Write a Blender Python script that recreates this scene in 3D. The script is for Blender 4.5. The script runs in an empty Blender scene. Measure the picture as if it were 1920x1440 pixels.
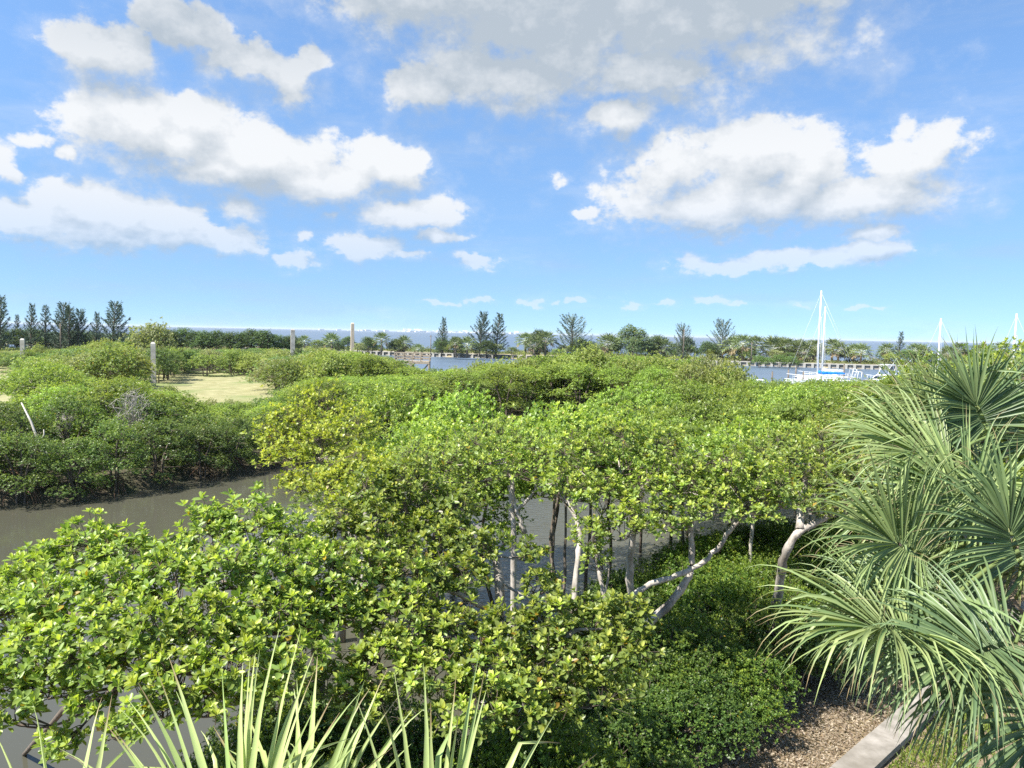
import bpy, math, random
import numpy as np
from mathutils import Matrix, Vector

# ------------------------------------------------------------------ camera
scene = bpy.context.scene
col = scene.collection
R = math.radians
CAM = np.array((0.0, 0.0, 9.0))
PITCH, ROLL, FPX = R(3.77), R(1.15), 1440.0
cam_data = bpy.data.cameras.new('camera')
cam_data.lens = 27.0; cam_data.sensor_width = 36.0; cam_data.sensor_fit = 'HORIZONTAL'
cam_data.clip_start = 0.05; cam_data.clip_end = 60000
cam = bpy.data.objects.new('camera', cam_data); col.objects.link(cam)
CM = Matrix.Rotation(R(90) - PITCH, 4, 'X') @ Matrix.Rotation(ROLL, 4, 'Z')
cam.matrix_world = Matrix.Translation(CAM.tolist()) @ CM
scene.camera = cam
CM3 = np.array(CM.to_3x3())

def ray(px, py):
    return CM3 @ np.array(((px - 960) / FPX, (720 - py) / FPX, -1.0))
def P(px, py, d):                      # the point that lies d metres ahead in that direction
    return CAM + ray(px, py) * d
def G(px, py, z=0.0):                  # the point of the level z seen in that direction
    r = ray(px, py)
    return CAM + r * ((z - CAM[2]) / r[2])

# ------------------------------------------------------------------ sun, sky, exposure
SUN_AZ, SUN_EL = R(-122), R(52)        # azimuth measured from the view direction, negative to the left
sdir = Vector((math.sin(SUN_AZ) * math.cos(SUN_EL), math.cos(SUN_AZ) * math.cos(SUN_EL), math.sin(SUN_EL)))
sun_data = bpy.data.lights.new('sun', 'SUN')
sun_data.energy = 4.7; sun_data.angle = R(0.53); sun_data.color = (1.0, 0.955, 0.88)
sun = bpy.data.objects.new('sun', sun_data); col.objects.link(sun)
sun.rotation_euler = sdir.to_track_quat('Z', 'Y').to_euler()
scene.view_settings.view_transform = 'Standard'; scene.view_settings.look = 'None'
scene.view_settings.exposure = 1.25; scene.view_settings.gamma = 1.0
scene.view_settings.use_curve_mapping = False
cy = scene.cycles
cy.max_bounces = 6; cy.diffuse_bounces = 4; cy.glossy_bounces = 3; cy.transmission_bounces = 4
cy.transparent_max_bounces = 4; cy.volume_bounces = 0; cy.caustics_reflective = False; cy.caustics_refractive = False
cy.use_denoising = False
cy.sample_clamp_indirect = 6.0

world = bpy.data.worlds.new('World'); scene.world = world; world.use_nodes = True
world.cycles.sampling_method = 'NONE'
nt = world.node_tree; N = nt.nodes; LK = nt.links
N.clear()
def nd(t, **k):
    n = N.new(t)
    for a, b in k.items(): setattr(n, a, b)
    return n
def put(sock, v):
    if hasattr(v, 'is_linked') or isinstance(v, bpy.types.NodeSocket): LK.new(v, sock)
    else: sock.default_value = v
def mth(op, a, b=None, c=None, clamp=False):
    n = nd('ShaderNodeMath', operation=op, use_clamp=clamp)
    put(n.inputs[0], a)
    if b is not None: put(n.inputs[1], b)
    if c is not None: put(n.inputs[2], c)
    return n.outputs[0]
def vm(op, a, b=None, out=0):
    n = nd('ShaderNodeVectorMath', operation=op)
    put(n.inputs[0], a)
    if b is not None:
        if op == 'SCALE': put(n.inputs[3], b)
        else: put(n.inputs[1], b)
    return n.outputs[out]
def sstep(x, a, b):
    n = nd('ShaderNodeMapRange', interpolation_type='SMOOTHSTEP')
    put(n.inputs[0], x); n.inputs[1].default_value = a; n.inputs[2].default_value = b
    return n.outputs[0]
def noise(v, scale, detail, rough=0.55, lac=2.0):
    n = nd('ShaderNodeTexNoise', noise_dimensions='3D')
    put(n.inputs['Vector'], v); n.inputs['Scale'].default_value = scale
    n.inputs['Detail'].default_value = detail; n.inputs['Roughness'].default_value = rough
    n.inputs['Lacunarity'].default_value = lac
    return n
# clouds: (centre, radii) of the puffs of each cloud, as seen directions turned into azimuth and elevation
PUFFS = [
 # high grey cloud
 (1060,40,330,140),(1290,30,270,120),(820,-10,190,80),(1430,-10,170,80),(790,165,70,50),(1160,205,75,40),(960,140,190,70),(1240,130,190,55),(1060,-160,560,140),
 # long left cloud
 (255,235,85,70),(330,265,170,62),(470,290,190,65),(375,225,70,45),(590,340,170,42),(715,315,78,45),(690,280,42,42),(400,320,170,30),
 # puffs above it
 (545,170,55,62),(480,115,70,38),(400,105,50,45),(335,55,80,42),(200,90,82,48),(560,110,48,30),
 # low left cloud
 (200,405,140,58),(300,415,90,50),(250,450,190,26),(40,410,75,32),(440,385,52,32),(420,445,85,22),(110,452,46,16),(545,487,48,20),(575,440,32,20),
 # left edge
 (12,310,36,46),(65,258,34,20),(120,290,26,18),
 # middle low cloud
 (755,395,95,33),(830,400,48,40),(700,458,80,24),(780,480,50,13),(880,490,52,22),(615,405,20,14),(820,440,60,14),
 # right cloud
 (1255,320,90,75),(1300,390,150,52),(1430,300,105,75),(1500,330,90,70),(1420,380,160,55),(1600,375,150,40),(1700,300,110,42),(1770,265,42,48),(1690,250,30,32),(1680,350,90,36),
 # loose shreds under it
 (1300,495,52,24),(1380,500,70,16),(1480,480,110,18),(1620,470,80,18),(1640,440,60,16),
 # single small puffs
 (1047,340,28,20),(1100,393,36,11),
 # row low over the horizon
 (830,566,40,5),(900,565,30,5),(992,567,30,6),(1050,566,16,6),(1080,565,18,7),(1180,567,26,8),(1245,571,26,5),(1340,569,42,8),(1385,571,30,6),(1515,571,30,8),(1625,576,30,5),
]
def azel(px, py):
    r = ray(px, py); r = r / np.linalg.norm(r)
    return math.atan2(r[0], r[1]), math.asin(r[2])
geo = nd('ShaderNodeTexCoord')
sep = nd('ShaderNodeSeparateXYZ'); LK.new(geo.outputs['Generated'], sep.inputs[0])
az = mth('ARCTAN2', sep.outputs[0], sep.outputs[1])
el = mth('ARCSINE', sep.outputs[2])
cmb = nd('ShaderNodeCombineXYZ'); LK.new(az, cmb.inputs[0]); LK.new(el, cmb.inputs[1])
AE = cmb.outputs[0]
def density(v, puffs, detail):
    w1 = noise(v, 17.0, 4.0, 0.6)
    warp = vm('MULTIPLY', vm('SUBTRACT', w1.outputs['Color'], (0.5, 0.5, 0.5)), (0.060, 0.042, 0.0))
    vw = vm('ADD', v, warp)
    acc = None
    for (x, y, rx, ry) in puffs:
        a0, e0 = azel(x, y)
        sx, sy = FPX / (rx * 1.32), FPX / (ry * 1.32)
        n = nd('ShaderNodeVectorMath', operation='MULTIPLY_ADD')
        LK.new(vw, n.inputs[0]); n.inputs[1].default_value = (sx, sy, 0)
        n.inputs[2].default_value = (-a0 * sx, -e0 * sy, 0.30 if rx < 60 else 0.0)
        d = vm('LENGTH', n.outputs[0], out=1)
        if rx < 60: d = mth('ADD', d, 0.22 if rx < 40 else 0.10)          # small puffs are thinner
        acc = d if acc is None else mth('SMOOTH_MIN', acc, d, 0.22)
    base = mth('SUBTRACT', 1.0, acc)
    # the rest of the sky carries the same kind of broken cloud
    far = mth('MULTIPLY', mth('SUBTRACT', noise(v, 2.6, 2.0).outputs[0], 0.56), 5.0)
    out = mth('MAXIMUM', sstep(mth('ABSOLUTE', az), 0.72, 0.95), sstep(el, 0.50, 0.68))
    base = mth('MAXIMUM', mth('SUBTRACT', base, mth('MULTIPLY', out, 3.0)), mth('SUBTRACT', far, mth('MULTIPLY', mth('SUBTRACT', 1.0, out), 3.0)))
    base = mth('MAXIMUM', base, -1.5)
    f = noise(vm('MULTIPLY', v, (1.0, 1.3, 1.0)), 13.0, detail, 0.63).outputs[0]
    f2 = noise(vm('MULTIPLY', v, (1.0, 1.7, 1.0)), 42.0, detail - 2, 0.60).outputs[0]     # far clouds look smaller
    near = mth('MULTIPLY_ADD', sstep(el, 0.05, 0.24), 0.75, 0.25)
    f = mth('ADD', mth('MULTIPLY', f, near), mth('MULTIPLY', f2, mth('SUBTRACT', 1.0, near)))
    return mth('MULTIPLY_ADD', mth('SUBTRACT', f, 0.5), 2.35, base), base, f
D1, B1, F1 = density(AE, PUFFS, 8.0)
D2, B2, F2 = density(vm('ADD', AE, (-0.008, 0.030, 0.0)), [p for p in PUFFS if p[2] > 25], 4.0)
# billowing tops with frayed edges, soft bases, and a thin veil of shreds round every cloud
soft = mth('MULTIPLY_ADD', sstep(mth('SUBTRACT', B2, B1), -0.20, 0.22), 0.42, 0.36)
crisp = sstep(mth('DIVIDE', mth('ADD', D1, 0.02), soft), 0.0, 1.0)
shred = mth('MULTIPLY', sstep(mth('MULTIPLY_ADD', mth('SUBTRACT', F1, 0.5), 1.6, D1), -0.55, 0.75), 0.34)
alpha = mth('MAXIMUM', crisp, shred)
low = sstep(el, 0.03, 0.20)                         # far clouds near the horizon are paler through the air
alpha = mth('MULTIPLY', alpha, mth('MULTIPLY_ADD', low, 0.54, 0.42))
# light: how much cloud stands between this point and the sun
thick = mth('MULTIPLY_ADD', mth('MULTIPLY', mth('SUBTRACT', B2, B1), mth('MULTIPLY_ADD', sstep(el, 0.24, 0.34), -0.75, 1.0)), 1.5, 0.30)
thick = mth('MULTIPLY_ADD', mth('SUBTRACT', F2, F1), 1.7, thick)
thick = mth('MULTIPLY_ADD', sstep(B1, 0.15, 0.8), 0.22, thick)
thick = mth('MAXIMUM', thick, 0.0)
thick = mth('ADD', thick, mth('MULTIPLY', sstep(el, 0.22, 0.36), mth('MULTIPLY', sstep(B1, -0.10, 0.35), 0.50)), clamp=True)
ccol = nd('ShaderNodeMix', data_type='RGBA'); LK.new(thick, ccol.inputs[0])
ccol.inputs[6].default_value = (0.40, 0.408, 0.415, 1); ccol.inputs[7].default_value = (0.215, 0.245, 0.275, 1)
# thin high veil
vv = vm('MULTIPLY', AE, (1.0, 5.0, 1.0))
veil = mth('MULTIPLY', sstep(noise(vv, 3.2, 6.0, 0.6).outputs[0], 0.46, 0.80), 0.38)
sky = nd('ShaderNodeTexSky', sky_type='NISHITA', sun_disc=False, sun_elevation=SUN_EL, sun_rotation=SUN_AZ,
         altitude=0, air_density=1.0, dust_density=0.0, ozone_density=4.0)
# the clear air just over the sea shows the colour of the sky a few degrees up
sv = nd('ShaderNodeCombineXYZ'); LK.new(sep.outputs[0], sv.inputs[0]); LK.new(sep.outputs[1], sv.inputs[1])
LK.new(mth('MULTIPLY_ADD', mth('MAXIMUM', sep.outputs[2], 0.0), 1.15, 0.105), sv.inputs[2])
LK.new(vm('NORMALIZE', sv.outputs[0]), sky.inputs[0])
bg = nd('ShaderNodeBackground'); LK.new(vm('SCALE', vm('MULTIPLY', sky.outputs[0], (0.90, 0.98, 1.0)), mth('MULTIPLY_ADD', sstep(el, 0.0, 0.36), 0.30, 0.70)), bg.inputs[0]); bg.inputs[1].default_value = 0.108
bg2 = nd('ShaderNodeBackground'); LK.new(vm('SCALE', ccol.outputs[2], 10.0), bg2.inputs[0]); bg2.inputs[1].default_value = 0.1
mx = nd('ShaderNodeMixShader')
LK.new(mth('MAXIMUM', alpha, veil), mx.inputs[0]); LK.new(bg.outputs[0], mx.inputs[1]); LK.new(bg2.outputs[0], mx.inputs[2])
wo = nd('ShaderNodeOutputWorld'); LK.new(mx.outputs[0], wo.inputs[0])

# ------------------------------------------------------------------ helpers
def unit(v):
    v = np.asarray(v, float)
    return v / np.maximum(np.linalg.norm(v, axis=-1, keepdims=True), 1e-9)
def perp(a):
    a = unit(a)
    h = np.where(np.abs(a[..., 2:3]) < 0.9, np.array((0, 0, 1.0)), np.array((1.0, 0, 0)))
    u = unit(np.cross(h, a))
    return u, np.cross(a, u)

class Acc:                              # collects faces that become ONE mesh
    def __init__(s): s.v, s.f4, s.f3, s.c, s.n = [], [], [], [], 0
    def add(s, V, q=None, t=None, c=None):
        V = np.asarray(V, float).reshape(-1, 3)
        if q is not None and len(q): s.f4.append(np.asarray(q, int).reshape(-1, 4) + s.n)
        if t is not None and len(t): s.f3.append(np.asarray(t, int).reshape(-1, 3) + s.n)
        if c is None: c = (1, 1, 1)
        c = np.asarray(c, float)
        s.c.append(np.broadcast_to(c, (len(V), 3)) if c.ndim == 1 else c)
        s.v.append(V); s.n += len(V); return s
    def tube(s, pts, rad, k=6, cap=True):
        pts = np.asarray(pts, float); m = len(pts)
        rad = np.broadcast_to(np.asarray(rad, float), (m,))
        tan = unit(np.gradient(pts, axis=0))
        ref = np.array((0.13, 0.07, 1.0)) if abs(tan[:, 2]).mean() < 0.9 else np.array((1.0, 0.1, 0.05))
        u = unit(np.cross(ref, tan)); w = np.cross(tan, u)
        a = np.arange(k) * 2 * math.pi / k
        V = pts[:, None] + rad[:, None, None] * (np.cos(a)[None, :, None] * u[:, None] + np.sin(a)[None, :, None] * w[:, None])
        i = np.arange(m - 1)[:, None] * k; j = np.arange(k)[None]; j2 = (j + 1) % k
        q = np.stack([i + j, i + j2, i + k + j2, i + k + j], -1).reshape(-1, 4)
        V = V.reshape(-1, 3)
        if cap:
            V = np.vstack([V, pts[:1], pts[-1:]])
            t0 = np.stack([np.full(k, m * k), (np.arange(k) + 1) % k, np.arange(k)], -1)
            b = (m - 1) * k
            t1 = np.stack([np.full(k, m * k + 1), b + np.arange(k), b + (np.arange(k) + 1) % k], -1)
            return s.add(V, q, np.vstack([t0, t1]))
        return s.add(V, q)
    def sticks(s, A, B, ra, rb):        # many thin three-sided twigs at once
        A = np.asarray(A, float); B = np.asarray(B, float); n = len(A)
        u, w = perp(B - A)
        V = np.zeros((n, 6, 3))
        for k in range(3):
            d = math.cos(k * 2.0944) * u + math.sin(k * 2.0944) * w
            V[:, k] = A + d * ra; V[:, 3 + k] = B + d * rb
        o = np.arange(n)[:, None] * 6
        q = np.concatenate([o + np.array(((k, (k + 1) % 3, 3 + (k + 1) % 3, 3 + k),)) for k in range(3)])
        return s.add(V, q)
    def box(s, c, size, rz=0.0, rot=None):
        x, y, z = np.asarray(size, float) / 2
        V = np.array([(-x, -y, -z), (x, -y, -z), (x, y, -z), (-x, y, -z), (-x, -y, z), (x, -y, z), (x, y, z), (-x, y, z)])
        M = rot if rot is not None else np.array(((math.cos(rz), -math.sin(rz), 0), (math.sin(rz), math.cos(rz), 0), (0, 0, 1)))
        return s.add(V @ M.T + np.asarray(c, float), [(0, 3, 2, 1), (4, 5, 6, 7), (0, 1, 5, 4), (1, 2, 6, 5), (2, 3, 7, 6), (3, 0, 4, 7)])
    def bar(s, a, b, w, h):             # a square beam from a to b
        a = np.asarray(a, float); b = np.asarray(b, float)
        d = unit(b - a); u = unit(np.cross((0, 0, 1.0), d)) if abs(d[2]) < 0.98 else np.array((1.0, 0, 0))
        return s.box((a + b) / 2, (np.linalg.norm(b - a), w, h), rot=np.stack([d, u, np.cross(d, u)], 1))
    def mesh(s, name, mat, origin=(0, 0, 0), smooth=True):
        V = np.vstack(s.v) - np.asarray(origin, float)
        me = bpy.data.meshes.new(name)
        f4 = np.vstack(s.f4) if s.f4 else np.zeros((0, 4), int)
        f3 = np.vstack(s.f3) if s.f3 else np.zeros((0, 3), int)
        me.vertices.add(len(V)); me.vertices.foreach_set('co', V.astype(np.float32).ravel())
        me.loops.add(f4.size + f3.size)
        me.loops.foreach_set('vertex_index', np.concatenate([f4.ravel(), f3.ravel()]).astype(np.int32))
        me.polygons.add(len(f4) + len(f3))
        st = np.concatenate([np.arange(len(f4)) * 4, f4.size + np.arange(len(f3)) * 3])
        me.polygons.foreach_set('loop_start', st.astype(np.int32))
        me.polygons.foreach_set('use_smooth', np.full(len(st), smooth, bool))
        at = me.attributes.new('Col', 'FLOAT_COLOR', 'POINT')
        C = np.ones((len(V), 4), np.float32); C[:, :3] = np.vstack(s.c)
        at.data.foreach_set('color', C.ravel())
        me.update(calc_edges=True)
        me.materials.append(mat)
        return me
    def build(s, name, mat, parent=None, origin=(0, 0, 0), smooth=True):
        return link(name, s.mesh(name, mat, origin, smooth), parent)

def link(name, me, parent=None):
    o = bpy.data.objects.new(name, me); col.objects.link(o)
    if parent is not None: o.parent = parent
    return o
def tag(o, label=None, cat=None, group=None, kind=None):
    if label: o['label'] = label
    if cat: o['category'] = cat
    if group: o['group'] = group
    if kind: o['kind'] = kind
    return o
def thing(name, loc, label, cat, group=None, rz=0.0):
    o = bpy.data.objects.new(name, None); col.objects.link(o)
    o.location = [float(x) for x in loc]; o.rotation_euler = (0, 0, rz); o.empty_display_size = 0.3
    return tag(o, label, cat, group)
def copy_tree(o, parent=None):
    c = o.copy(); col.objects.link(c); c.parent = parent
    for ch in o.children: copy_tree(ch, c)
    return c

# ------------------------------------------------------------------ materials
def mat_new(name):
    m = bpy.data.materials.new(name); m.use_nodes = True
    t = m.node_tree; t.nodes.clear()
    out = t.nodes.new('ShaderNodeOutputMaterial')
    return m, t, out
def tn(t, typ, ins=None, **k):
    n = t.nodes.new(typ)
    for a, b in k.items(): setattr(n, a, b)
    for a, b in (ins or {}).items():
        if isinstance(b, bpy.types.NodeSocket): t.links.new(b, n.inputs[a])
        else: n.inputs[a].default_value = b
    return n
def leaf_mat(name, trans=0.32, rough=0.42, spec=0.4, tint=(1.15, 1.25, 0.45), vary=0.16):
    m, t, out = mat_new(name)
    at = tn(t, 'ShaderNodeAttribute', attribute_name='Col')
    oi = tn(t, 'ShaderNodeObjectInfo')
    mr = tn(t, 'ShaderNodeMapRange', {0: oi.outputs['Random'], 3: 1 - vary, 4: 1 + vary})
    mh = tn(t, 'ShaderNodeMapRange', {0: oi.outputs['Random'], 3: 0.488, 4: 0.502})
    hs = tn(t, 'ShaderNodeHueSaturation', {'Color': at.outputs['Color'], 'Value': mr.outputs[0], 'Hue': mh.outputs[0]})
    p = tn(t, 'ShaderNodeBsdfPrincipled', {'Base Color': hs.outputs[0], 'Roughness': rough, 'Specular IOR Level': spec})
    tv = tn(t, 'ShaderNodeVectorMath', {0: hs.outputs[0], 1: tint}, operation='MULTIPLY')
    tr = tn(t, 'ShaderNodeBsdfTranslucent', {'Color': tv.outputs[0]})
    mx = tn(t, 'ShaderNodeMixShader', {0: trans, 1: p.outputs[0], 2: tr.outputs[0]})
    t.links.new(mx.outputs[0], out.inputs[0])
    return m
def noisy_mat(name, c1, c2, scale=6.0, rough=0.8, bump=0.3, detail=6.0, stretch=(1, 1, 1), c3=None, spec=0.3, bscale=None, bdist=0.02, coords='Object'):
    m, t, out = mat_new(name)
    tc = tn(t, 'ShaderNodeTexCoord')
    mp = tn(t, 'ShaderNodeMapping', {'Vector': tc.outputs[coords], 'Scale': stretch})
    n1 = tn(t, 'ShaderNodeTexNoise', {'Vector': mp.outputs[0], 'Scale': scale, 'Detail': detail, 'Roughness': 0.6})
    rp = tn(t, 'ShaderNodeValToRGB', {'Fac': n1.outputs[0]})
    e = rp.color_ramp.elements
    e[0].position = 0.34; e[0].color = (*c1, 1); e[1].position = 0.68; e[1].color = (*c2, 1)
    base = rp.outputs[0]
    if c3:
        n2 = tn(t, 'ShaderNodeTexNoise', {'Vector': mp.outputs[0], 'Scale': scale * 0.17, 'Detail': 4.0})
        s2 = tn(t, 'ShaderNodeMapRange', {0: n2.outputs[0], 1: 0.5, 2: 0.66})
        mm = tn(t, 'ShaderNodeMix', {0: s2.outputs[0], 6: base, 7: (*c3, 1)}, data_type='RGBA')
        base = mm.outputs[2]
    p = tn(t, 'ShaderNodeBsdfPrincipled', {'Base Color': base, 'Roughness': rough, 'Specular IOR Level': spec})
    if bump:
        nb = tn(t, 'ShaderNodeTexNoise', {'Vector': mp.outputs[0], 'Scale': bscale or scale * 3, 'Detail': 5.0})
        bp = tn(t, 'ShaderNodeBump', {'Height': nb.outputs[0], 'Strength': bump, 'Distance': bdist})
        t.links.new(bp.outputs[0], p.inputs['Normal'])
    t.links.new(p.outputs[0], out.inputs[0])
    return m
M = {}
M['mangrove'] = leaf_mat('mangrove_leaf', 0.40, 0.40, 0.48, vary=0.22)
M['scrub'] = leaf_mat('scrub_leaf', 0.38, 0.5, 0.35, vary=0.22)
M['hedge'] = leaf_mat('hedge_leaf', 0.36, 0.42, 0.4, vary=0.12)
M['palm'] = leaf_mat('palm_leaf', 0.26, 0.42, 0.4, tint=(1.1, 1.2, 0.6), vary=0.08)
M['farpalm'] = leaf_mat('far_palm_leaf', 0.2, 0.5, 0.35, vary=0.2)
M['needle'] = leaf_mat('needle', 0.15, 0.6, 0.2, tint=(1, 1, 0.8), vary=0.12)
M['bark'] = noisy_mat('pale_bark', (0.26, 0.23, 0.19), (0.54, 0.49, 0.43), 9, 0.85, 0.5, stretch=(1, 1, 0.35), c3=(0.13, 0.11, 0.09))
M['darkbark'] = noisy_mat('dark_bark', (0.07, 0.055, 0.04), (0.20, 0.165, 0.13), 9, 0.9, 0.5, stretch=(1, 1, 0.4))
M['root'] = noisy_mat('root_bark', (0.10, 0.06, 0.04), (0.26, 0.15, 0.09), 7, 0.85, 0.3)
M['deadtwig'] = noisy_mat('dead_twig', (0.36, 0.33, 0.28), (0.58, 0.54, 0.48), 8, 0.9, 0.2)
M['palmtrunk'] = noisy_mat('palm_trunk', (0.11, 0.085, 0.06), (0.32, 0.26, 0.19), 12, 0.9, 0.7, stretch=(1, 1, 3))
M['concrete'] = noisy_mat('concrete', (0.42, 0.39, 0.34), (0.60, 0.57, 0.51), 2.5, 0.85, 0.15, c3=(0.34, 0.31, 0.27))
M['tanconcrete'] = noisy_mat('tan_concrete', (0.52, 0.42, 0.31), (0.66, 0.55, 0.42), 1.5, 0.85, 0.15)
M['walk'] = noisy_mat('walk_concrete', (0.20, 0.18, 0.15), (0.34, 0.31, 0.27), 3.0, 0.9, 0.35, c3=(0.16, 0.14, 0.11), bscale=60, bdist=0.004)
M['greywood'] = noisy_mat('weathered_wood', (0.27, 0.22, 0.16), (0.46, 0.40, 0.31), 5, 0.85, 0.3, stretch=(1, 1, 0.4))
M['white'] = noisy_mat('white_gelcoat', (0.74, 0.74, 0.72), (0.82, 0.82, 0.80), 2, 0.25, 0.0, spec=0.5)
M['mast'] = noisy_mat('white_mast', (0.76, 0.76, 0.75), (0.84, 0.84, 0.83), 2, 0.35, 0.0, spec=0.5)
M['bluecover'] = noisy_mat('blue_canvas', (0.01, 0.14, 0.50), (0.02, 0.24, 0.70), 3, 0.8, 0.4)
M['darkglass'] = noisy_mat('dark_glass', (0.01, 0.012, 0.015), (0.02, 0.025, 0.03), 2, 0.1, 0.0, spec=0.5)
M['steel'] = noisy_mat('steel', (0.5, 0.5, 0.5), (0.6, 0.6, 0.6), 3, 0.35, 0.0)
M['pile'] = noisy_mat('pile_wood', (0.10, 0.08, 0.06), (0.22, 0.19, 0.15), 5, 0.9, 0.3)
M['seawall'] = noisy_mat('seawall_concrete', (0.22, 0.19, 0.15), (0.40, 0.36, 0.30), 0.7, 0.9, 0.2)
M['wallpile'] = noisy_mat('seawall_pile', (0.34, 0.32, 0.28), (0.46, 0.44, 0.39), 1.2, 0.85, 0.2)
M['city'] = noisy_mat('far_city', (0.70, 0.70, 0.70), (0.82, 0.82, 0.82), 0.01, 0.8, 0.0)

def water_mat(name, deep, ripple, rough, calm_scale):
    m, t, out = mat_new(name)
    tc = tn(t, 'ShaderNodeTexCoord')
    n0 = tn(t, 'ShaderNodeTexNoise', {'Vector': tc.outputs['Object'], 'Scale': 0.05, 'Detail': 3.0})
    cr = tn(t, 'ShaderNodeMix', {0: n0.outputs[0], 6: (*[c * 0.8 for c in deep], 1), 7: (*[c * 1.2 for c in deep], 1)}, data_type='RGBA')
    mp = tn(t, 'ShaderNodeMapping', {'Vector': tc.outputs['Object'], 'Scale': (1.0, 1.6, 1.0)})
    n1 = tn(t, 'ShaderNodeTexNoise', {'Vector': mp.outputs[0], 'Scale': 2.4, 'Detail': 4.0, 'Roughness': 0.55})
    # breeze ruffles some patches and leaves others calm
    n2 = tn(t, 'ShaderNodeTexNoise', {'Vector': tc.outputs['Object'], 'Scale': calm_scale, 'Detail': 2.0})
    sx = tn(t, 'ShaderNodeSeparateXYZ', {0: tc.outputs['Object']})
    side = tn(t, 'ShaderNodeMapRange', {0: sx.outputs[0], 1: -9.0, 2: 2.0, 3: 0.12, 4: 1.0}, interpolation_type='SMOOTHSTEP')
    pm = tn(t, 'ShaderNodeMapRange', {0: n2.outputs[0], 1: 0.35, 2: 0.65, 3: 0.5, 4: 1.0})
    st = tn(t, 'ShaderNodeMath', {0: side.outputs[0], 1: pm.outputs[0]}, operation='MULTIPLY')
    st2 = tn(t, 'ShaderNodeMath', {0: st.outputs[0], 1: ripple}, operation='MULTIPLY')
    bp = tn(t, 'ShaderNodeBump', {'Height': n1.outputs[0], 'Strength': st2.outputs[0], 'Distance': 0.25})
    p = tn(t, 'ShaderNodeBsdfPrincipled', {'Base Color': cr.outputs[2], 'Roughness': rough, 'IOR': 1.33, 'Specular IOR Level': 0.5, 'Normal': bp.outputs[0]})
    t.links.new(p.outputs[0], out.inputs[0])
    return m
M['creek'] = water_mat('creek_water', (0.075, 0.073, 0.052), 0.32, 0.04, 0.09)
M['bay'] = water_mat('bay_water', (0.10, 0.14, 0.19), 0.25, 0.38, 0.01)
M['mud'] = noisy_mat('bank_mud', (0.035, 0.03, 0.02), (0.11, 0.09, 0.055), 2.5, 0.9, 0.5, c3=(0.05, 0.055, 0.025), coords='Object')
M['litter'] = noisy_mat('leaf_litter', (0.10, 0.075, 0.045), (0.34, 0.26, 0.17), 14, 0.95, 0.8, c3=(0.22, 0.16, 0.10), bscale=40, bdist=0.03)
M['meadow'] = noisy_mat('dry_grass_ground', (0.22, 0.21, 0.09), (0.36, 0.335, 0.18), 0.8, 0.95, 0.6, c3=(0.19, 0.22, 0.08), bscale=6, bdist=0.1)
M['spit'] = noisy_mat('spit_ground', (0.24, 0.20, 0.12), (0.42, 0.36, 0.22), 0.25, 0.95, 0.3, c3=(0.12, 0.14, 0.05), bdist=0.1)
M['lawn'] = noisy_mat('lawn_ground', (0.05, 0.055, 0.02), (0.13, 0.12, 0.05), 6, 0.95, 0.6, c3=(0.16, 0.13, 0.08))

# ------------------------------------------------------------------ water and land
def sheet(name, x0, x1, y0, y1, z, mat):
    a = Acc(); a.add([(x0, y0, z), (x1, y0, z), (x1, y1, z), (x0, y1, z)], [(0, 1, 2, 3)])
    return tag(a.build(name, mat, smooth=False), kind='structure')
sheet('bay_water', -30000, 30000, -3000, 32000, -0.02, M['bay'])
sheet('creek_water', -420, 420, -40, 98, 0.0, M['creek'])

def poly_dist(X, Y, poly):              # signed distance, positive inside
    poly = np.asarray(poly, float); n = len(poly)
    d2 = np.full(X.shape, 1e18); inside = np.zeros(X.shape, bool)
    for i in range(n):
        ax, ay = poly[i]; bx, by = poly[(i + 1) % n]
        ex, ey = bx - ax, by - ay
        t = np.clip(((X - ax) * ex + (Y - ay) * ey) / (ex * ex + ey * ey + 1e-12), 0, 1)
        d2 = np.minimum(d2, (X - ax - t * ex) ** 2 + (Y - ay - t * ey) ** 2)
        if ey != 0:
            cr = ((ay > Y) != (by > Y)) & (X < ex * (Y - ay) / ey + ax)
            inside ^= cr
    return np.where(inside, 1, -1) * np.sqrt(d2)
def land(name, poly, top, res, mat, shore=2.0, seed=0, rough=0.12):
    poly = np.asarray(poly, float)
    x0, y0 = poly.min(0) - 4; x1, y1 = poly.max(0) + 4
    nx, ny = int((x1 - x0) / res) + 2, int((y1 - y0) / res) + 2
    X, Y = np.meshgrid(np.linspace(x0, x1, nx), np.linspace(y0, y1, ny))
    d = poly_dist(X, Y, poly) + 0.5 * np.sin(X * 0.9 + seed) * np.cos(Y * 0.7) + 0.3 * np.sin(X * 2.3) * np.sin(Y * 2.1 + seed)
    s = np.clip((d + shore) / (2 * shore), 0, 1); s = s * s * (3 - 2 * s)
    Z = -0.9 + (top + 0.9) * s + rough * s * (np.sin(X * 0.5 + seed) * np.sin(Y * 0.43) + 0.5 * np.sin(X * 1.7) * np.cos(Y * 1.5))
    i = (np.arange(ny - 1)[:, None] * nx + np.arange(nx - 1)[None])
    keep = (Z[:-1, :-1] > -0.88) | (Z[1:, 1:] > -0.88)
    i = i[keep]
    q = np.stack([i, i + 1, i + nx + 1, i + nx], -1)
    a = Acc(); a.add(np.stack([X, Y, Z], -1), q)
    return tag(a.build(name, mat), kind='structure')
NEAR = [(-40, -25), (-40, 6), (-16, 9), (-9, 11.5), (-5, 13), (-2, 15), (1.2, 17.5), (3.2, 21), (6.5, 25), (12, 28), (24, 30), (60, 31), (60, -25)]
land('near_bank_ground', NEAR, 0.75, 0.4, M['litter'], 1.2, 1.0, 0.05)
w = [G(x, y)[:2] for x, y in ((-60, 955), (60, 944), (160, 940), (270, 920), (360, 902), (440, 890), (520, 878))]
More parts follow.
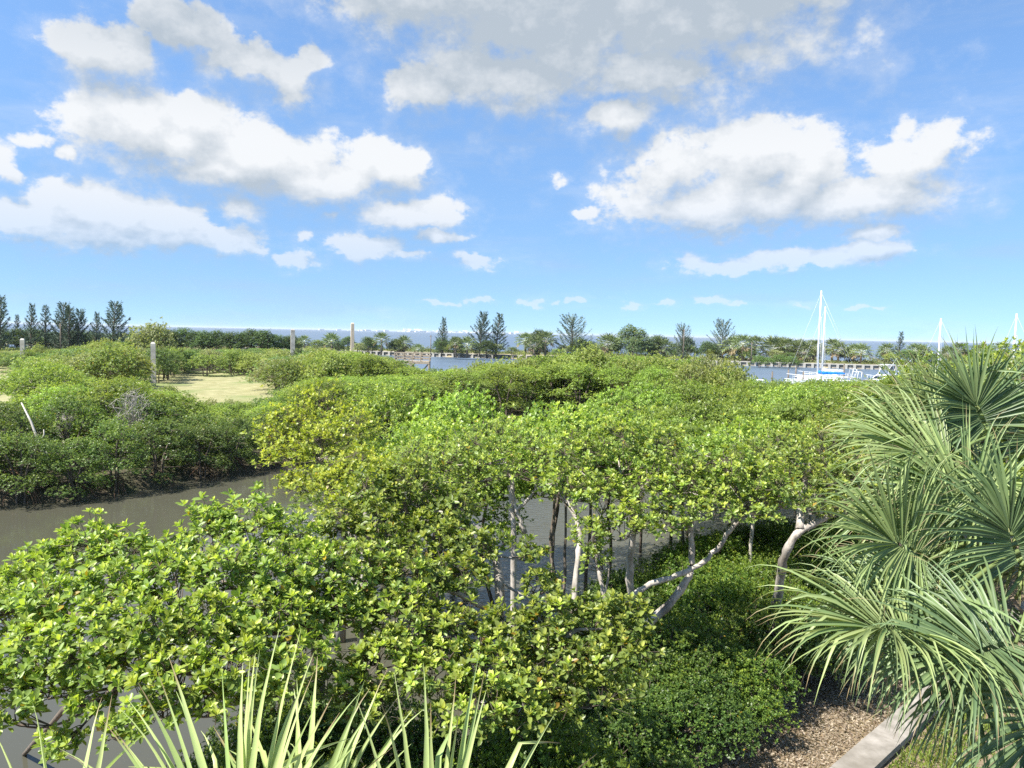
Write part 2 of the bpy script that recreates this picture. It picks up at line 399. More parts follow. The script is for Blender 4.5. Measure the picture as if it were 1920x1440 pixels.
FARB = [(-420, 40), (-60, 37)] + [tuple(v) for v in w] + [(-9, 58), (-2, 72), (8, 77), (15, 72), (20, 57), (42, 52), (70, 50), (78, 58), (46, 64), (28, 84), (25, 112), (8, 122), (-5, 112), (-12, 120), (-16, 135), (-26, 180), (-50, 215), (-110, 245), (-420, 262)]
land('far_bank_ground', FARB, 0.8, 1.3, M['mud'], 1.6, 2.0, 0.1)
MEADOW = [(-330, 74), (-62, 74), (-50, 66), (-40, 66), (-34, 70), (-23, 76), (-22, 100), (-26, 118), (-36, 136), (-70, 150), (-330, 160)]
land('dry_meadow', MEADOW, 0.98, 1.6, M['meadow'], 2.5, 0.4, 0.05)
def wall_y(x):                          # the line of the far seawall
    return 240 + (117 - x) * 0.27 if x < 117 else 240
SPIT = [(-420, wall_y(-420) + 1.2), (117, 241.2), (420, 241.2), (420, 300), (180, 285), (40, 296), (-60, 318), (-420, 420)]
land('spit_ground', SPIT, 1.3, 3.0, M['spit'], 1.0, 3.0, 0.15)

# ------------------------------------------------------------------ foliage
LEAF6 = np.array([(0, 0, 0), (0.36, 0.46, 0.10), (0.74, 0.42, 0.06), (1, 0, -0.06), (0.74, -0.42, 0.06), (0.36, -0.46, 0.10)])
LEAF6Q = np.array([(0, 3, 2, 1), (0, 5, 4, 3)])
LEAF4 = np.array([(0, 0, 0), (0.52, 0.5, 0.05), (1, 0, -0.04), (0.52, -0.5, 0.05)])
LEAF4Q = np.array([(0, 3, 2, 1)])
def add_leaves(acc, pos, d, nrm, L, W, C, six=False):
    T, Q = (LEAF6, LEAF6Q) if six else (LEAF4, LEAF4Q)
    d = unit(d); side = unit(np.cross(nrm, d)); up = np.cross(d, side)
    L = np.asarray(L)[:, None, None]; W = np.asarray(W)[:, None, None]
    V = pos[:, None] + d[:, None] * T[None, :, 0:1] * L + side[:, None] * T[None, :, 1:2] * W + up[:, None] * T[None, :, 2:3] * L
    k = len(T); n = len(pos)
    q = (Q[None] + (np.arange(n) * k)[:, None, None]).reshape(-1, 4)
    acc.add(V, q, c=np.repeat(C, k, axis=0))
MG_YOUNG, MG_OLD = np.array((0.60, 0.65, 0.12)), np.array((0.21, 0.30, 0.07))
def rosettes(acc, Pp, A, n, L, rng, six=False, young=MG_YOUNG, old=MG_OLD, wide=0.50, fresh=None, odd=0.010):
    r = len(Pp); A = unit(A); u, v = perp(A)
    t = (np.arange(n)[None] + rng.random((r, n)) * 0.8) / n
    phi = np.arange(n)[None] * 2.4 + rng.random((r, 1)) * 6.28 + rng.normal(0, 0.25, (r, n))
    po = np.radians(14 + 82 * t + rng.normal(0, 9, (r, n)))
    rad = np.cos(phi)[..., None] * u[:, None] + np.sin(phi)[..., None] * v[:, None]
    d = A[:, None] * np.cos(po)[..., None] + rad * np.sin(po)[..., None]
    nr = A[:, None] * np.sin(po)[..., None] - rad * np.cos(po)[..., None] + rng.normal(0, 0.18, (r, n, 3))
    LL = L * (0.70 + 0.55 * rng.random((r, 1))) * (0.72 + 0.38 * rng.random((r, n))) * (0.70 + 0.36 * np.minimum(t * 2, 1))
    f = np.clip(t ** 0.55 + rng.normal(0, 0.12, (r, n)), 0, 1)
    if fresh is not None: f = np.clip(f + (1 - fresh)[:, None] * 0.75, 0, 1)     # how much new growth each tip carries
    C = young * (1 - f[..., None]) + old * f[..., None]
    C = C * (0.78 + 0.44 * rng.random((r, n, 1)))
    o = rng.random((r, n)) < odd
    C[o] = np.array((0.42, 0.30, 0.035)) * (0.6 + 0.5 * rng.random((o.sum(), 1)))
    pos = Pp[:, None] - A[:, None] * (t * 0.35 * L)[..., None]
    add_leaves(acc, pos.reshape(-1, 3), d.reshape(-1, 3), nr.reshape(-1, 3), LL.ravel(), (LL * wide).ravel(), C.reshape(-1, 3), six)

def lobe_points(c, rx, ry, rz, n, rng, under=-0.35):
    d = rng.normal(size=(n * 3, 3)); d = unit(d); d = d[d[:, 2] > under][:n]
    rr = 0.45 + 0.55 * rng.random((len(d), 1)) ** 0.45
    stray = rng.random((len(d), 1)) < 0.10          # shoots that stick out of the crown
    rr = np.where(stray, 1.05 + 0.40 * rng.random((len(d), 1)), rr)
    # a lumpy outline instead of an ellipsoid
    lump = 1 + 0.22 * np.sin(d[:, :1] * 5 + c[0] * 3) * np.cos(d[:, 1:2] * 6 + c[1]) + 0.12 * np.sin(d[:, 2:3] * 9 + c[2])
    return c + d * np.array((rx, ry, rz)) * rr * lump, d
def curve(a, b, bend, k=6):
    a = np.asarray(a, float); b = np.asarray(b, float); s = np.linspace(0, 1, k)[:, None]
    return a + (b - a) * s + np.asarray(bend, float) * (4 * s * (1 - s))

def nearest_on(paths, p, lo=0.35):
    best = None
    for pts, rad in paths:
        k0 = int(len(pts) * lo)
        for i in range(k0, len(pts)):
            dd = np.linalg.norm(pts[i] - p) + (0.6 if pts[i][2] > p[2] else 0)
            if best is None or dd < best[0]: best = (dd, pts[i], rad[i])
    return best[1], best[2]

CLUSTERS = []
for k in range(6):
    a = Acc(); rg = np.random.default_rng(900 + k)
    rosettes(a, np.zeros((1, 3)), np.array(((0, 0, 1.0),)), 9, 0.115, rg, True, fresh=np.array((0.35 + 0.13 * k,)))
    a.sticks([(0, 0, -0.16)], [(0, 0, 0)], 0.005, 0.003)
    a.c[-1] = np.broadcast_to(np.array((0.16, 0.12, 0.08)), (6, 3))
    CLUSTERS.append(a.mesh('leaf_cluster', M['mangrove']))

def near_mangrove(label, base, trunks, lobes, seed, per, L=0.115, n=8, six=True, clusters=0, bark='bark', under=-0.35,
                  young=MG_YOUNG, old=MG_OLD, group=None):
    """A mangrove close to the camera: trunks and limbs one by one, loose twigs and leaf clusters at every twig tip."""
    rng = np.random.default_rng(seed)
    base = np.asarray(base, float)
    root = thing('mangrove_tree', base, label, 'tree', group)
    paths = []
    for pts, r0, r1 in trunks:
        pts = np.asarray(pts, float)
        s = np.linspace(0, 1, len(pts)); ss = np.linspace(0, 1, len(pts) * 4)
        sm = np.stack([np.interp(ss, s, pts[:, k]) for k in range(3)], 1)
        for _ in range(3): sm[1:-1] = 0.5 * sm[1:-1] + 0.25 * (sm[:-2] + sm[2:])
        sm[1:-1] += rng.normal(0, 0.012, (len(sm) - 2, 3))
        rad = np.linspace(r0, r1, len(sm)) * (1 + 0.10 * np.sin(np.arange(len(sm)) * 1.7 + seed))
        Acc().tube(sm, rad, 8).build('trunk', M[bark], root, base)
        paths.append((sm, rad))
    tw = Acc(); RP, RA, FR = [], [], []
    for li, (c, rx, ry, rz) in enumerate(lobes):
        c = np.asarray(c, float)
        a0, ra = nearest_on(paths, c)
        low = c - np.array((0, 0, rz * 0.55))
        ln = np.linalg.norm(low - a0)
        bend = rng.normal(0, 0.07, 3) * ln + np.array((0, 0, -0.06 * ln))
        pl = curve(a0, low, bend, 8); r1 = min(ra * 0.6, 0.022 + 0.006 * ln)
        rad = np.linspace(r1, 0.010, 8)
        Acc().tube(pl, rad, 6).build('limb', M[bark], root, base)
        m = int(per * rx * ry / 0.16)
        pp, dd = lobe_points(c, rx, ry, rz, m, rng, under)
        subs = low + (pp[rng.integers(0, len(pp), 9)] - low) * 0.62
        st = pl[rng.integers(4, 8, 9)]
        mid = (st + subs) / 2 + rng.normal(0, 0.03, (9, 3))
        tw.sticks(st, mid, 0.011, 0.008); tw.sticks(mid, subs, 0.008, 0.006)
        near = np.argmin(((pp[:, None] - subs[None]) ** 2).sum(-1), 1)
        k1 = subs[near] * 0.45 + pp * 0.55 + rng.normal(0, 0.025, pp.shape)
        tw.sticks(subs[near], k1, 0.005, 0.0042); tw.sticks(k1, pp, 0.0042, 0.003)
        ax = unit(pp - k1) * 0.55 + np.array((0, 0, 0.75)) + rng.normal(0, 0.22, pp.shape)
        RP.append(pp); RA.append(ax); FR.append(np.clip(rng.normal(0.55, 0.3, len(pp)) + 0.3 * dd[:, 2], 0, 1))
    RP, RA, FR = np.vstack(RP), unit(np.vstack(RA)), np.concatenate(FR)
    twob = tw.build('twigs', M[bark if bark != 'bark' else 'darkbark'], root, base)
    sep = np.zeros(len(RP), bool)
    if clusters:
        dist = np.linalg.norm(RP - CAM, axis=1) - 0.8 * RP[:, 2]
        idx = np.argsort(dist)[:clusters]; sep[idx] = True
        for i in idx:
            o = bpy.data.objects.new('leaf_cluster', CLUSTERS[int(min(5, FR[i] * 6))]); col.objects.link(o)
            o.parent = root
            q = Vector(RA[i]).to_track_quat('Z', 'Y').to_matrix().to_4x4() @ Matrix.Rotation(rng.random() * 6.28, 4, 'Z')
            o.matrix_local = Matrix.Translation(RP[i] - base) @ q @ Matrix.Scale(L / 0.115 * (0.85 + 0.3 * rng.random()), 4)
    cr = Acc(); k = ~sep
    rosettes(cr, RP[k], RA[k], n, L, rng, six, young, old, fresh=FR[k])
    tag(cr.build('crown', M['mangrove'], root, base), kind='stuff')
    return root

def lobes_px(rows):                     # (px, py, distance, radius in m, flatness)
    return [(P(x, y, d), r * 1.28, r * 1.28, r * 1.28 * (f + 0.15)) for (x, y, d, r, f) in rows]

# ---- mangrove by the palm, left
b1 = np.array((-3.1, 12.6, 0.1))
near_mangrove('large mangrove with broad glossy leaves hanging over the creek at lower left', b1,
  [([b1, P(598, 1225, 12.0), P(590, 1170, 11.6), P(540, 1130, 11.0), P(470, 1110, 10.4)], 0.13, 0.06),
   ([G(40, 1420, -0.4), P(120, 1330, 10.8), P(180, 1260, 10.2), P(250, 1200, 9.8)], 0.045, 0.03),
   ([P(600, 1180, 11.7), P(430, 1190, 10.6), P(280, 1180, 9.6), P(120, 1150, 9.6)], 0.055, 0.03),
   ([P(120, 1330, 10.8), P(230, 1290, 9.8), P(330, 1255, 9.2)], 0.05, 0.025)],
  lobes_px([(30,1110,11,.40,.6),(90,1065,11.3,.38,.6),(165,1020,11.5,.40,.65),(235,1045,11.2,.38,.6),(400,1000,11.5,.38,.7),(470,985,11.6,.42,.7),(540,1015,11.4,.36,.7),
            (20,1165,10,.42,.6),(120,1130,10,.44,.6),(215,1115,10,.42,.6),(320,1095,10.1,.42,.6),(420,1075,10.2,.42,.6),(520,1090,10.4,.42,.6),(600,1065,10.8,.38,.6),
            (60,1225,9.3,.38,.55),(170,1200,9.2,.42,.55),(285,1185,9.2,.42,.55),(390,1165,9.4,.40,.55),(490,1165,9.6,.38,.5),
            (330,1270,8.7,.36,.5),(440,1245,8.9,.38,.5),(550,1225,9.4,.34,.5),(30,1340,9.4,.24,.5),(160,1320,9.0,.20,.5),(230,1370,8.8,.22,.5),(110,1400,9.0,.22,.5),(630,1130,10.6,.30,.6),(90,1290,9.2,.30,.5),(250,1255,9.0,.34,.5),(170,1255,9.1,.30,.5),(400,1320,8.7,.30,.5),(520,1290,9.0,.30,.5),(20,1270,9.4,.30,.5),(300,1330,8.6,.28,.5),(600,1170,10.4,.30,.6),(560,1140,10.6,.34,.6),(330,1040,11.2,.26,.6)]),
  11, 60, clusters=290, bark='darkbark')
# ---- mangrove in the middle foreground
b2 = np.array((-0.9, 13.2, 0.35))
near_mangrove('mangrove with fresh yellow-green tips in the middle foreground, pale trunk over water', b2,
  [([b2, P(935, 1240, 12.4), P(940, 1060, 12.6), P(905, 1000, 12.8), P(860, 960, 12.8)], 0.10, 0.05),
   ([b2 + (0.5, 0.2, 0), P(1000, 1290, 11.4), P(1020, 1220, 11.0), P(1080, 1180, 10.8)], 0.08, 0.04),
   ([P(935, 1150, 12.4), P(830, 1100, 11.8), P(720, 1080, 11.4)], 0.05, 0.03),
   ([P(660, 1250, 10.6), P(720, 1200, 10.6), P(760, 1150, 11.0)], 0.06, 0.03)],
  lobes_px([(700,930,13.0,.40,.75),(770,915,13.2,.44,.75),(850,960,13.0,.40,.7),(640,985,12.6,.34,.7),(720,1000,12.4,.44,.65),(810,1010,12.4,.42,.65),(890,1030,12.3,.36,.65),
            (680,1065,11.4,.40,.6),(770,1085,11.4,.44,.6),(860,1085,11.6,.38,.6),(1000,1040,12.2,.20,.8),(1015,1095,12.0,.24,.8),
            (660,1150,10.8,.36,.6),(760,1165,10.8,.44,.6),(860,1190,10.8,.42,.6),(950,1180,11.0,.36,.6),(1040,1160,11.0,.36,.65),(1130,1160,11.2,.36,.65),
            (720,1245,10.2,.40,.6),(820,1265,10.2,.44,.6),(930,1260,10.3,.42,.6),(1040,1240,10.6,.42,.6),(1150,1230,10.8,.40,.6),(1190,1160,11.2,.26,.7),
            (880,1330,9.9,.40,.6),(1000,1320,10.1,.42,.6),(1110,1300,10.5,.40,.6),(640,1280,10.0,.34,.5),(690,1330,9.8,.34,.5)]),
  12, 60, clusters=290)
# ---- mangrove with the forked pale trunk
b4 = np.array((3.0, 17.6, 0.6))
near_mangrove('mangrove with forked pale trunks and an open crown in front of the water', b4,
  [([b4, P(1183, 1120, 16.8), P(1180, 1050, 16.6), P(1190, 990, 16.3), P(1180, 930, 16.0)], 0.10, 0.06),
   ([P(1205, 1180, 15.9), P(1255, 1135, 15.8), P(1290, 1085, 15.8), P(1300, 1050, 15.8), P(1292, 985, 15.8), P(1310, 930, 15.6)], 0.10, 0.045),
   ([P(1140, 1170, 15.6), P(1165, 1140, 15.4), P(1205, 1100, 15.4), P(1260, 1082, 15.5), P(1310, 1062, 15.6), P(1345, 1030, 15.6), P(1372, 990, 15.5), P(1410, 940, 15.5)], 0.07, 0.04),
   ([P(1155, 1150, 15.5), P(1130, 1110, 15.6), P(1118, 1050, 15.8), P(1120, 980, 15.8)], 0.055, 0.03),
   ([P(1135, 1115, 15.6), P(1143, 1060, 15.4)], 0.03, 0.015)],
  lobes_px([(1080,850,16.5,.50,.65),(1160,835,16.8,.55,.65),(1240,850,16.6,.52,.65),(1060,915,15.8,.46,.65),(1130,930,15.6,.46,.65),(1215,930,15.6,.48,.65),(1290,900,15.8,.46,.6),
            (1370,885,15.6,.50,.65),(1430,910,15.4,.46,.65),(1180,985,15.0,.40,.7),(1105,1000,15.2,.36,.8),(1250,975,15.2,.38,.7),(1340,955,15.2,.44,.6),(1420,960,15.2,.42,.6),(1470,935,15.6,.38,.6),
            (1120,1050,15.0,.24,.9)]),
  14, 52, L=0.11, n=7, clusters=200)
# ---- mangrove with the leaning trunk by the palm
b5 = np.array((7.0, 20.0, 0.7))
near_mangrove('mangrove with a thick crooked leaning trunk beside the right palm', b5,
  [([b5, P(1462, 1088, 18.0), P(1470, 1040, 17.6), P(1490, 1000, 17.4), P(1520, 985, 17.4), P(1570, 960, 17.8), P(1620, 930, 18.4)], 0.115, 0.06),
   ([P(1500, 992, 17.4), P(1500, 930, 17.8), P(1520, 870, 18.2)], 0.10, 0.05)],
  lobes_px([(1460,850,18.5,.62,.6),(1540,840,19,.66,.6),(1610,830,19.5,.62,.6),(1490,905,17.8,.56,.6),(1560,895,18,.58,.6),(1620,885,18.4,.6,.6),(1590,955,17.4,.52,.6),(1530,945,17.4,.44,.6),(1650,950,17.8,.55,.6),(1690,880,19,.6,.6)]),
  15, 44, L=0.115, n=7, six=False)
# ---- slim half bare mangroves standing in the creek
for k, (px, top, bot, d, lab) in enumerate(((1040, 890, 1000, 21.0, 'slim dark mangrove stem standing in the creek, left of the pair'), (1062, 905, 1010, 20.5, 'thin dark mangrove stem in the creek, right of the pair'))):
    p0 = P(px - 6, bot, d); p0[2] = -0.2; p1 = P(px, top, d)
    near_mangrove(lab, p0, [([p0, p0 * 0.5 + p1 * 0.5 + (0.03, 0, 0), p1], 0.05, 0.03)], [(p1 + (0.1, 0, 0.3), .4, .4, .3), (p1 + (-0.3, 0.2, 0.6), .4, .4, .3)], 40 + k, 26, n=6, six=False, bark='darkbark')
b6 = P(1070, 1110, 17.0); b6[2] = 0.0
near_mangrove('mangrove with a curved whitish stem rising from the creek', b6,
  [([b6, P(1078, 1085, 17.2), P(1088, 1030, 17.4), P(1085, 980, 17.6), P(1062, 940, 17.8), P(1040, 905, 18.0)], 0.075, 0.045)],
  lobes_px([(1040,870,18,.5,.6),(980,880,18.5,.45,.6),(1010,840,18.6,.5,.6)]), 43, 36, n=6, six=False)
b7 = P(965, 1010, 18.5); b7[2] = -0.1
near_mangrove('pale multi-stemmed mangrove leaning over open water in the centre', b7,
  [([b7, P(965, 1000, 18.5), P(958, 950, 18.6), P(962, 905, 18.6), P(945, 860, 18.8)], 0.075, 0.05),
   ([P(985, 1000, 18.6), P(968, 955, 18.6), P(955, 910, 18.7)], 0.06, 0.05),
   ([P(962, 960, 18.6), P(1000, 930, 18.6), P(1012, 885, 18.7)], 0.045, 0.025)],
  lobes_px([(880,850,18.5,.6,.6),(940,830,19,.62,.6),(830,880,18,.55,.6),(900,895,18,.5,.6),(780,860,18.6,.58,.6),(990,860,19,.4,.6)]), 44, 40, n=6, six=False)
# ---- the yellow-green group that overhangs the creek from the middle
b3 = P(640, 960, 22.0); b3[2] = -0.1
near_mangrove('yellow-green mangrove overhanging the brown creek at its left edge', b3,
  [([b3, P(640, 900, 21.5), P(610, 860, 21)], 0.14, 0.07), ([b3 + (0.6, 0, 0), P(690, 900, 21.0), P(720, 850, 21)], 0.12, 0.06)],
  lobes_px([(545,800,21.5,.66,.7),(600,770,22.5,.7,.6),(540,860,20.5,.55,.6),(600,840,20.5,.62,.7),(660,810,21.5,.66,.6),(560,910,19.8,.46,.6),(620,910,19.6,.55,.6),(680,880,19.8,.6,.6),(700,930,19,.5,.6),(650,950,18.8,.44,.6),(740,890,19.4,.55,.6),(520,830,21.5,.45,.7)]),
  13, 46, L=0.12, n=7, six=False, young=np.array((0.70, 0.69, 0.09)), old=np.array((0.30, 0.37, 0.06)), clusters=0)

# ---- prototypes for the many mangroves and shrubs farther off
def make_tree(name, label, cat, group, seed, lobes, per, L, n, mat, young, old, trunks, bark='darkbark', roots=0, under=-0.4, wide=0.55, axis_up=0.7, dead=0):
    rng = np.random.default_rng(seed)
    root = thing(name, (0, 0, 0), label, cat, group)
    tr = Acc(); paths = []
    for pts, r0, r1 in trunks:
        pts = np.asarray(pts, float); s = np.linspace(0, 1, len(pts)); ss = np.linspace(0, 1, 9)
        sm = np.stack([np.interp(ss, s, pts[:, k]) for k in range(3)], 1)
        sm[1:-1] = 0.5 * sm[1:-1] + 0.25 * (sm[:-2] + sm[2:])
        rad = np.linspace(r0, r1, 9); tr.tube(sm, rad, 6); paths.append((sm, rad))
    cr = Acc(); PP, AA, FF = [], [], []
    for (c, rx, ry, rz) in lobes:
        c = np.asarray(c, float)
        a0, ra = nearest_on(paths, c)
        tr.tube(curve(a0, c - (0, 0, rz * 0.4), rng.normal(0, 0.08, 3), 5), np.linspace(min(ra * 0.6, 0.05), 0.015, 5), 4)
        pp, dd = lobe_points(c, rx, ry, rz, int(per * rx * ry), rng, under)
        sub = c + (pp[rng.integers(0, len(pp), 8)] - c) * 0.85
        tr.sticks(np.repeat((c - (0, 0, rz * 0.4))[None], 8, 0), sub, 0.015, 0.006)
        PP.append(pp); AA.append(dd * 0.5 + np.array((0, 0, axis_up)) + rng.normal(0, 0.25, pp.shape))
        FF.append(np.clip(rng.normal(0.5, 0.3, len(pp)) + 0.3 * dd[:, 2] + rng.normal(0, 0.25), 0, 1))
    tr.build('trunk', M[bark], root)
    rosettes(cr, np.vstack(PP), np.vstack(AA), n, L, rng, False, young, old, wide, np.concatenate(FF), 0.006)
    tag(cr.build('crown', M[mat], root), kind='stuff')
    if roots:
        ro = Acc()
        for k in range(roots):
            a = rng.random() * 6.28; r = 0.5 + 1.3 * rng.random(); h = 0.7 + 0.9 * rng.random()
            p0 = np.array((0.2 * math.cos(a), 0.2 * math.sin(a), h)); p1 = np.array((r * math.cos(a), r * math.sin(a), -0.7))
            ro.tube(curve(p0, p1, (0.3 * math.cos(a), 0.3 * math.sin(a), 0.25), 7), 0.028, 5, False)
        ro.build('prop_roots', M['root'], root)
    return root
def dome_lobes(rng, R_, h0, h1, k, r0, r1, flat=0.7):
    out = []
    for i in range(k):
        a = i * 2.4 + rng.random(); q = math.sqrt((i + 0.5) / k) * R_
        t = q / R_
        z = h1 - (h1 - h0) * t ** 2 * (0.6 + 0.4 * rng.random()) - 0.25 * rng.random()
        r = r0 + (r1 - r0) * rng.random()
        out.append((np.array((q * math.cos(a), q * math.sin(a), z)), r, r, r * flat))
    return out
rng = np.random.default_rng(5)
proto = {'canopy': [], 'bank': [], 'shrub': [], 'scrub': [], 'hedge': [], 'tall': [], 'skirt': []}
def stems(rng, k, h, sp, r):
    return [([(0.25 * math.cos(a), 0.25 * math.sin(a), -0.6), (sp * 0.35 * math.cos(a), sp * 0.35 * math.sin(a), h * 0.5), (sp * math.cos(a), sp * math.sin(a), h)], r, r * 0.5)
            for a in (np.arange(k) * 6.28 / k + rng.random())]
for k in range(4):
    y = MG_YOUNG * (1.0, 1.0, 1.0) if k % 2 else MG_YOUNG * (0.85, 1.0, 1.0)
    proto['canopy'].append(make_tree('mangrove_tree', '', 'tree', '', 50 + k, dome_lobes(rng, 2.3, 4.6, 6.1, 17, 0.55, 0.85, 0.65), 230, 0.125, 7, 'mangrove', y, MG_OLD, [([(rng.uniform(-.5, .5), rng.uniform(-.5, .5), -0.6), (rng.uniform(-.5, .5), rng.uniform(-.5, .5), 1.6), (rng.uniform(-.8, .8), rng.uniform(-.4, .4), 3.0), (0, 0, 5.0)], 0.065, 0.04)], 'bark' if k == 1 else 'darkbark'))
for k in range(4):
    y = MG_YOUNG * (1.0, 1.0, 1.0) if k % 2 else MG_YOUNG * (0.85, 1.0, 1.0)
    lb = dome_lobes(rng, 2.3, 4.0, 6.1, 17, 0.6, 0.9, 0.7)
    for i in range(13):
        a = i * 2.4; q = 1.6 + 0.9 * rng.random(); z = 1.6 + 2.4 * rng.random(); r = 0.55 + 0.3 * rng.random()
        lb.append((np.array((q * math.cos(a), q * math.sin(a), z)), r, r, r * 0.75))
    proto['skirt'].append(make_tree('mangrove_tree', '', 'tree', '', 60 + k, lb, 170, 0.13, 7, 'mangrove', y, MG_OLD, stems(rng, 3, 5.0, 1.1, 0.10), 'bark' if k == 1 else 'darkbark', under=-0.6))
for k in range(4):
    lb = dome_lobes(rng, 2.2, 3.4, 5.6, 14, 0.6, 0.95, 0.8)
    for i in range(15):
        a = i * 2.4; q = 1.5 + 1.0 * rng.random(); z = 0.75 + 3.0 * rng.random()
        r = 0.55 + 0.35 * rng.random()
        lb.append((np.array((q * math.cos(a), q * math.sin(a), z)), r, r, r * 0.8))
    proto['bank'].append(make_tree('mangrove_tree', '', 'tree', '', 70 + k, lb, 150, 0.135, 6, 'mangrove', np.array((0.36, 0.43, 0.09)), np.array((0.13, 0.20, 0.06)), stems(rng, 3, 4.2, 0.9, 0.10), 'darkbark', roots=14, under=-0.6))
SCOL = [((0.42, 0.48, 0.12), (0.19, 0.26, 0.08)), ((0.50, 0.52, 0.15), (0.24, 0.29, 0.09)), ((0.32, 0.42, 0.12), (0.14, 0.22, 0.08)), ((0.48, 0.49, 0.22), (0.25, 0.28, 0.14))]
for k in range(4):
    lb = dome_lobes(rng, 1.7, 1.2, 3.2, 13, 0.6, 0.95, 0.8)
    proto['shrub'].append(make_tree('shrub', '', 'shrub', '', 90 + k, lb, 110, 0.17, 6, 'scrub', np.array(SCOL[k][0]), np.array(SCOL[k][1]), stems(rng, 3, 2.3, 0.7, 0.07), under=-0.7))
for k in range(3):
    lb = dome_lobes(rng, 2.6, 0.9, 5.9, 24, 0.8, 1.2, 0.85)
    proto['tall'].append(make_tree('broadleaf_tree', '', 'tree', '', 110 + k, lb, 90, 0.22, 6, 'scrub', np.array(((0.21, 0.29, 0.11), (0.20, 0.27, 0.10), (0.30, 0.36, 0.15))[k]), np.array(((0.085, 0.14, 0.06), (0.08, 0.13, 0.055), (0.13, 0.18, 0.09))[k]), stems(rng, 2, 4.5, 0.9, 0.14), under=-0.7))
for k in range(3):
    lb = dome_lobes(rng, 1.05, 0.75, 1.55, 17, 0.32, 0.5, 0.8)
    proto['hedge'].append(make_tree('low_shrub', '', 'shrub', '', 130 + k, lb, 1150, 0.062, 6, 'hedge', np.array(((0.29, 0.37, 0.045), (0.33, 0.39, 0.045), (0.23, 0.33, 0.05))[k]), np.array(((0.085, 0.15, 0.03), (0.10, 0.17, 0.03), (0.07, 0.135, 0.03))[k]), stems(rng, 5, 1.1, 0.5, 0.025), under=-0.75, wide=0.5))
used = set()
def place(kind, i, x, y, z, s, rz, label, group, sz=None):
    p = proto[kind][i % len(proto[kind])]
    if p.name in used: o = copy_tree(p)
    else: o = p; used.add(p.name)
    o.location = (x, y, z); o.rotation_euler = (0, 0, rz); o.scale = (s, s, sz or s)
    o['label'] = label; o['group'] = group
    return o
def inpoly(x, y, poly): return float(poly_dist(np.array([x]), np.array([y]), poly)[0])
def pix(x, y, z):                       # where a point falls in the photograph
    v = CM3.T @ (np.array((x, y, z)) - CAM)
    return 960 + FPX * v[0] / -v[2], 720 - FPX * v[1] / -v[2]
rr = random.Random(3)
def scatter(x0, x1, y0, y1, gap, fn, tries=4000, seed=1, got=None):
    r = random.Random(seed); got = [] if got is None else got; n0 = len(got)
    for _ in range(tries):
        x, y = r.uniform(x0, x1), r.uniform(y0, y1)
        g = gap(x, y) if callable(gap) else gap
        if not fn(x, y): continue
        if any((x - a) ** 2 + (y - b) ** 2 < g * g for a, b in got): continue
        got.append((x, y))
    return got[n0:]

HGT = {'canopy': 6.7, 'skirt': 6.8, 'bank': 6.4, 'shrub': 3.9, 'tall': 6.9}
def captop(px, d):                      # how high the greenery may reach at this place, from the heights the photograph shows
    if d < 84:
        yt = np.interp(px, (-50, 20, 45, 100, 125, 200, 265, 275, 310, 345, 505, 540, 600, 700, 790, 830, 930, 980, 1100, 1250, 1380, 1420, 1700), (735, 735, 672, 672, 705, 695, 705, 722, 722, 748, 748, 715, 702, 696, 696, 690, 684, 678, 668, 680, 690, 708, 708))
    else:
        yt = np.interp(px, (-50, 60, 120, 200, 330, 345, 505, 540, 640, 740, 800, 960, 1030, 1340, 1372), (655, 655, 652, 632, 645, 650, 650, 650, 648, 668, 690, 668, 656, 660, 690))
    return P(px, yt, d)[2]
def fit(kind, x, y, z0, sz, lo=0.25):
    px, py = pix(x, y, 5.0)
    t = captop(px, y)
    return max(lo, min(sz, (t - z0) / HGT[kind]))
# ---- canopy right behind the foreground mangroves (they stand in the shallows)
def c1(x, y):
    px, py = pix(x, y, 6.5)
    return 660 < px < 1900 and not (px < 760 and y < 24) and py < 860 and (y < 29 or px > 1190)
for k, (x, y) in enumerate(scatter(-9, 40, 21.5, 47, 2.55, c1, seed=4)):
    lab = 'yellow-green mangrove crown in the dense canopy between foreground and creek bend'
    h = rr.uniform(0.80, 1.12)
    px, py = pix(x, y, 6.6)
    lab = ('yellow-green mangrove in the canopy above the pale trunks, ' if px < 1250 else 'mangrove in the canopy right of the forked trunk, ') + ('row nearest the camera' if y < 26 else 'middle row' if y < 36 else 'far row')
    h = fit('skirt', x, y, 0.0, h) if y > 34 else h * (0.95 if px > 1380 else 1.0)
    place('canopy' if px > 900 else 'skirt', k, x, y, 0.0, rr.uniform(0.9, 1.05), rr.random() * 6.28, lab, 'mangrove canopy in the middle', h)
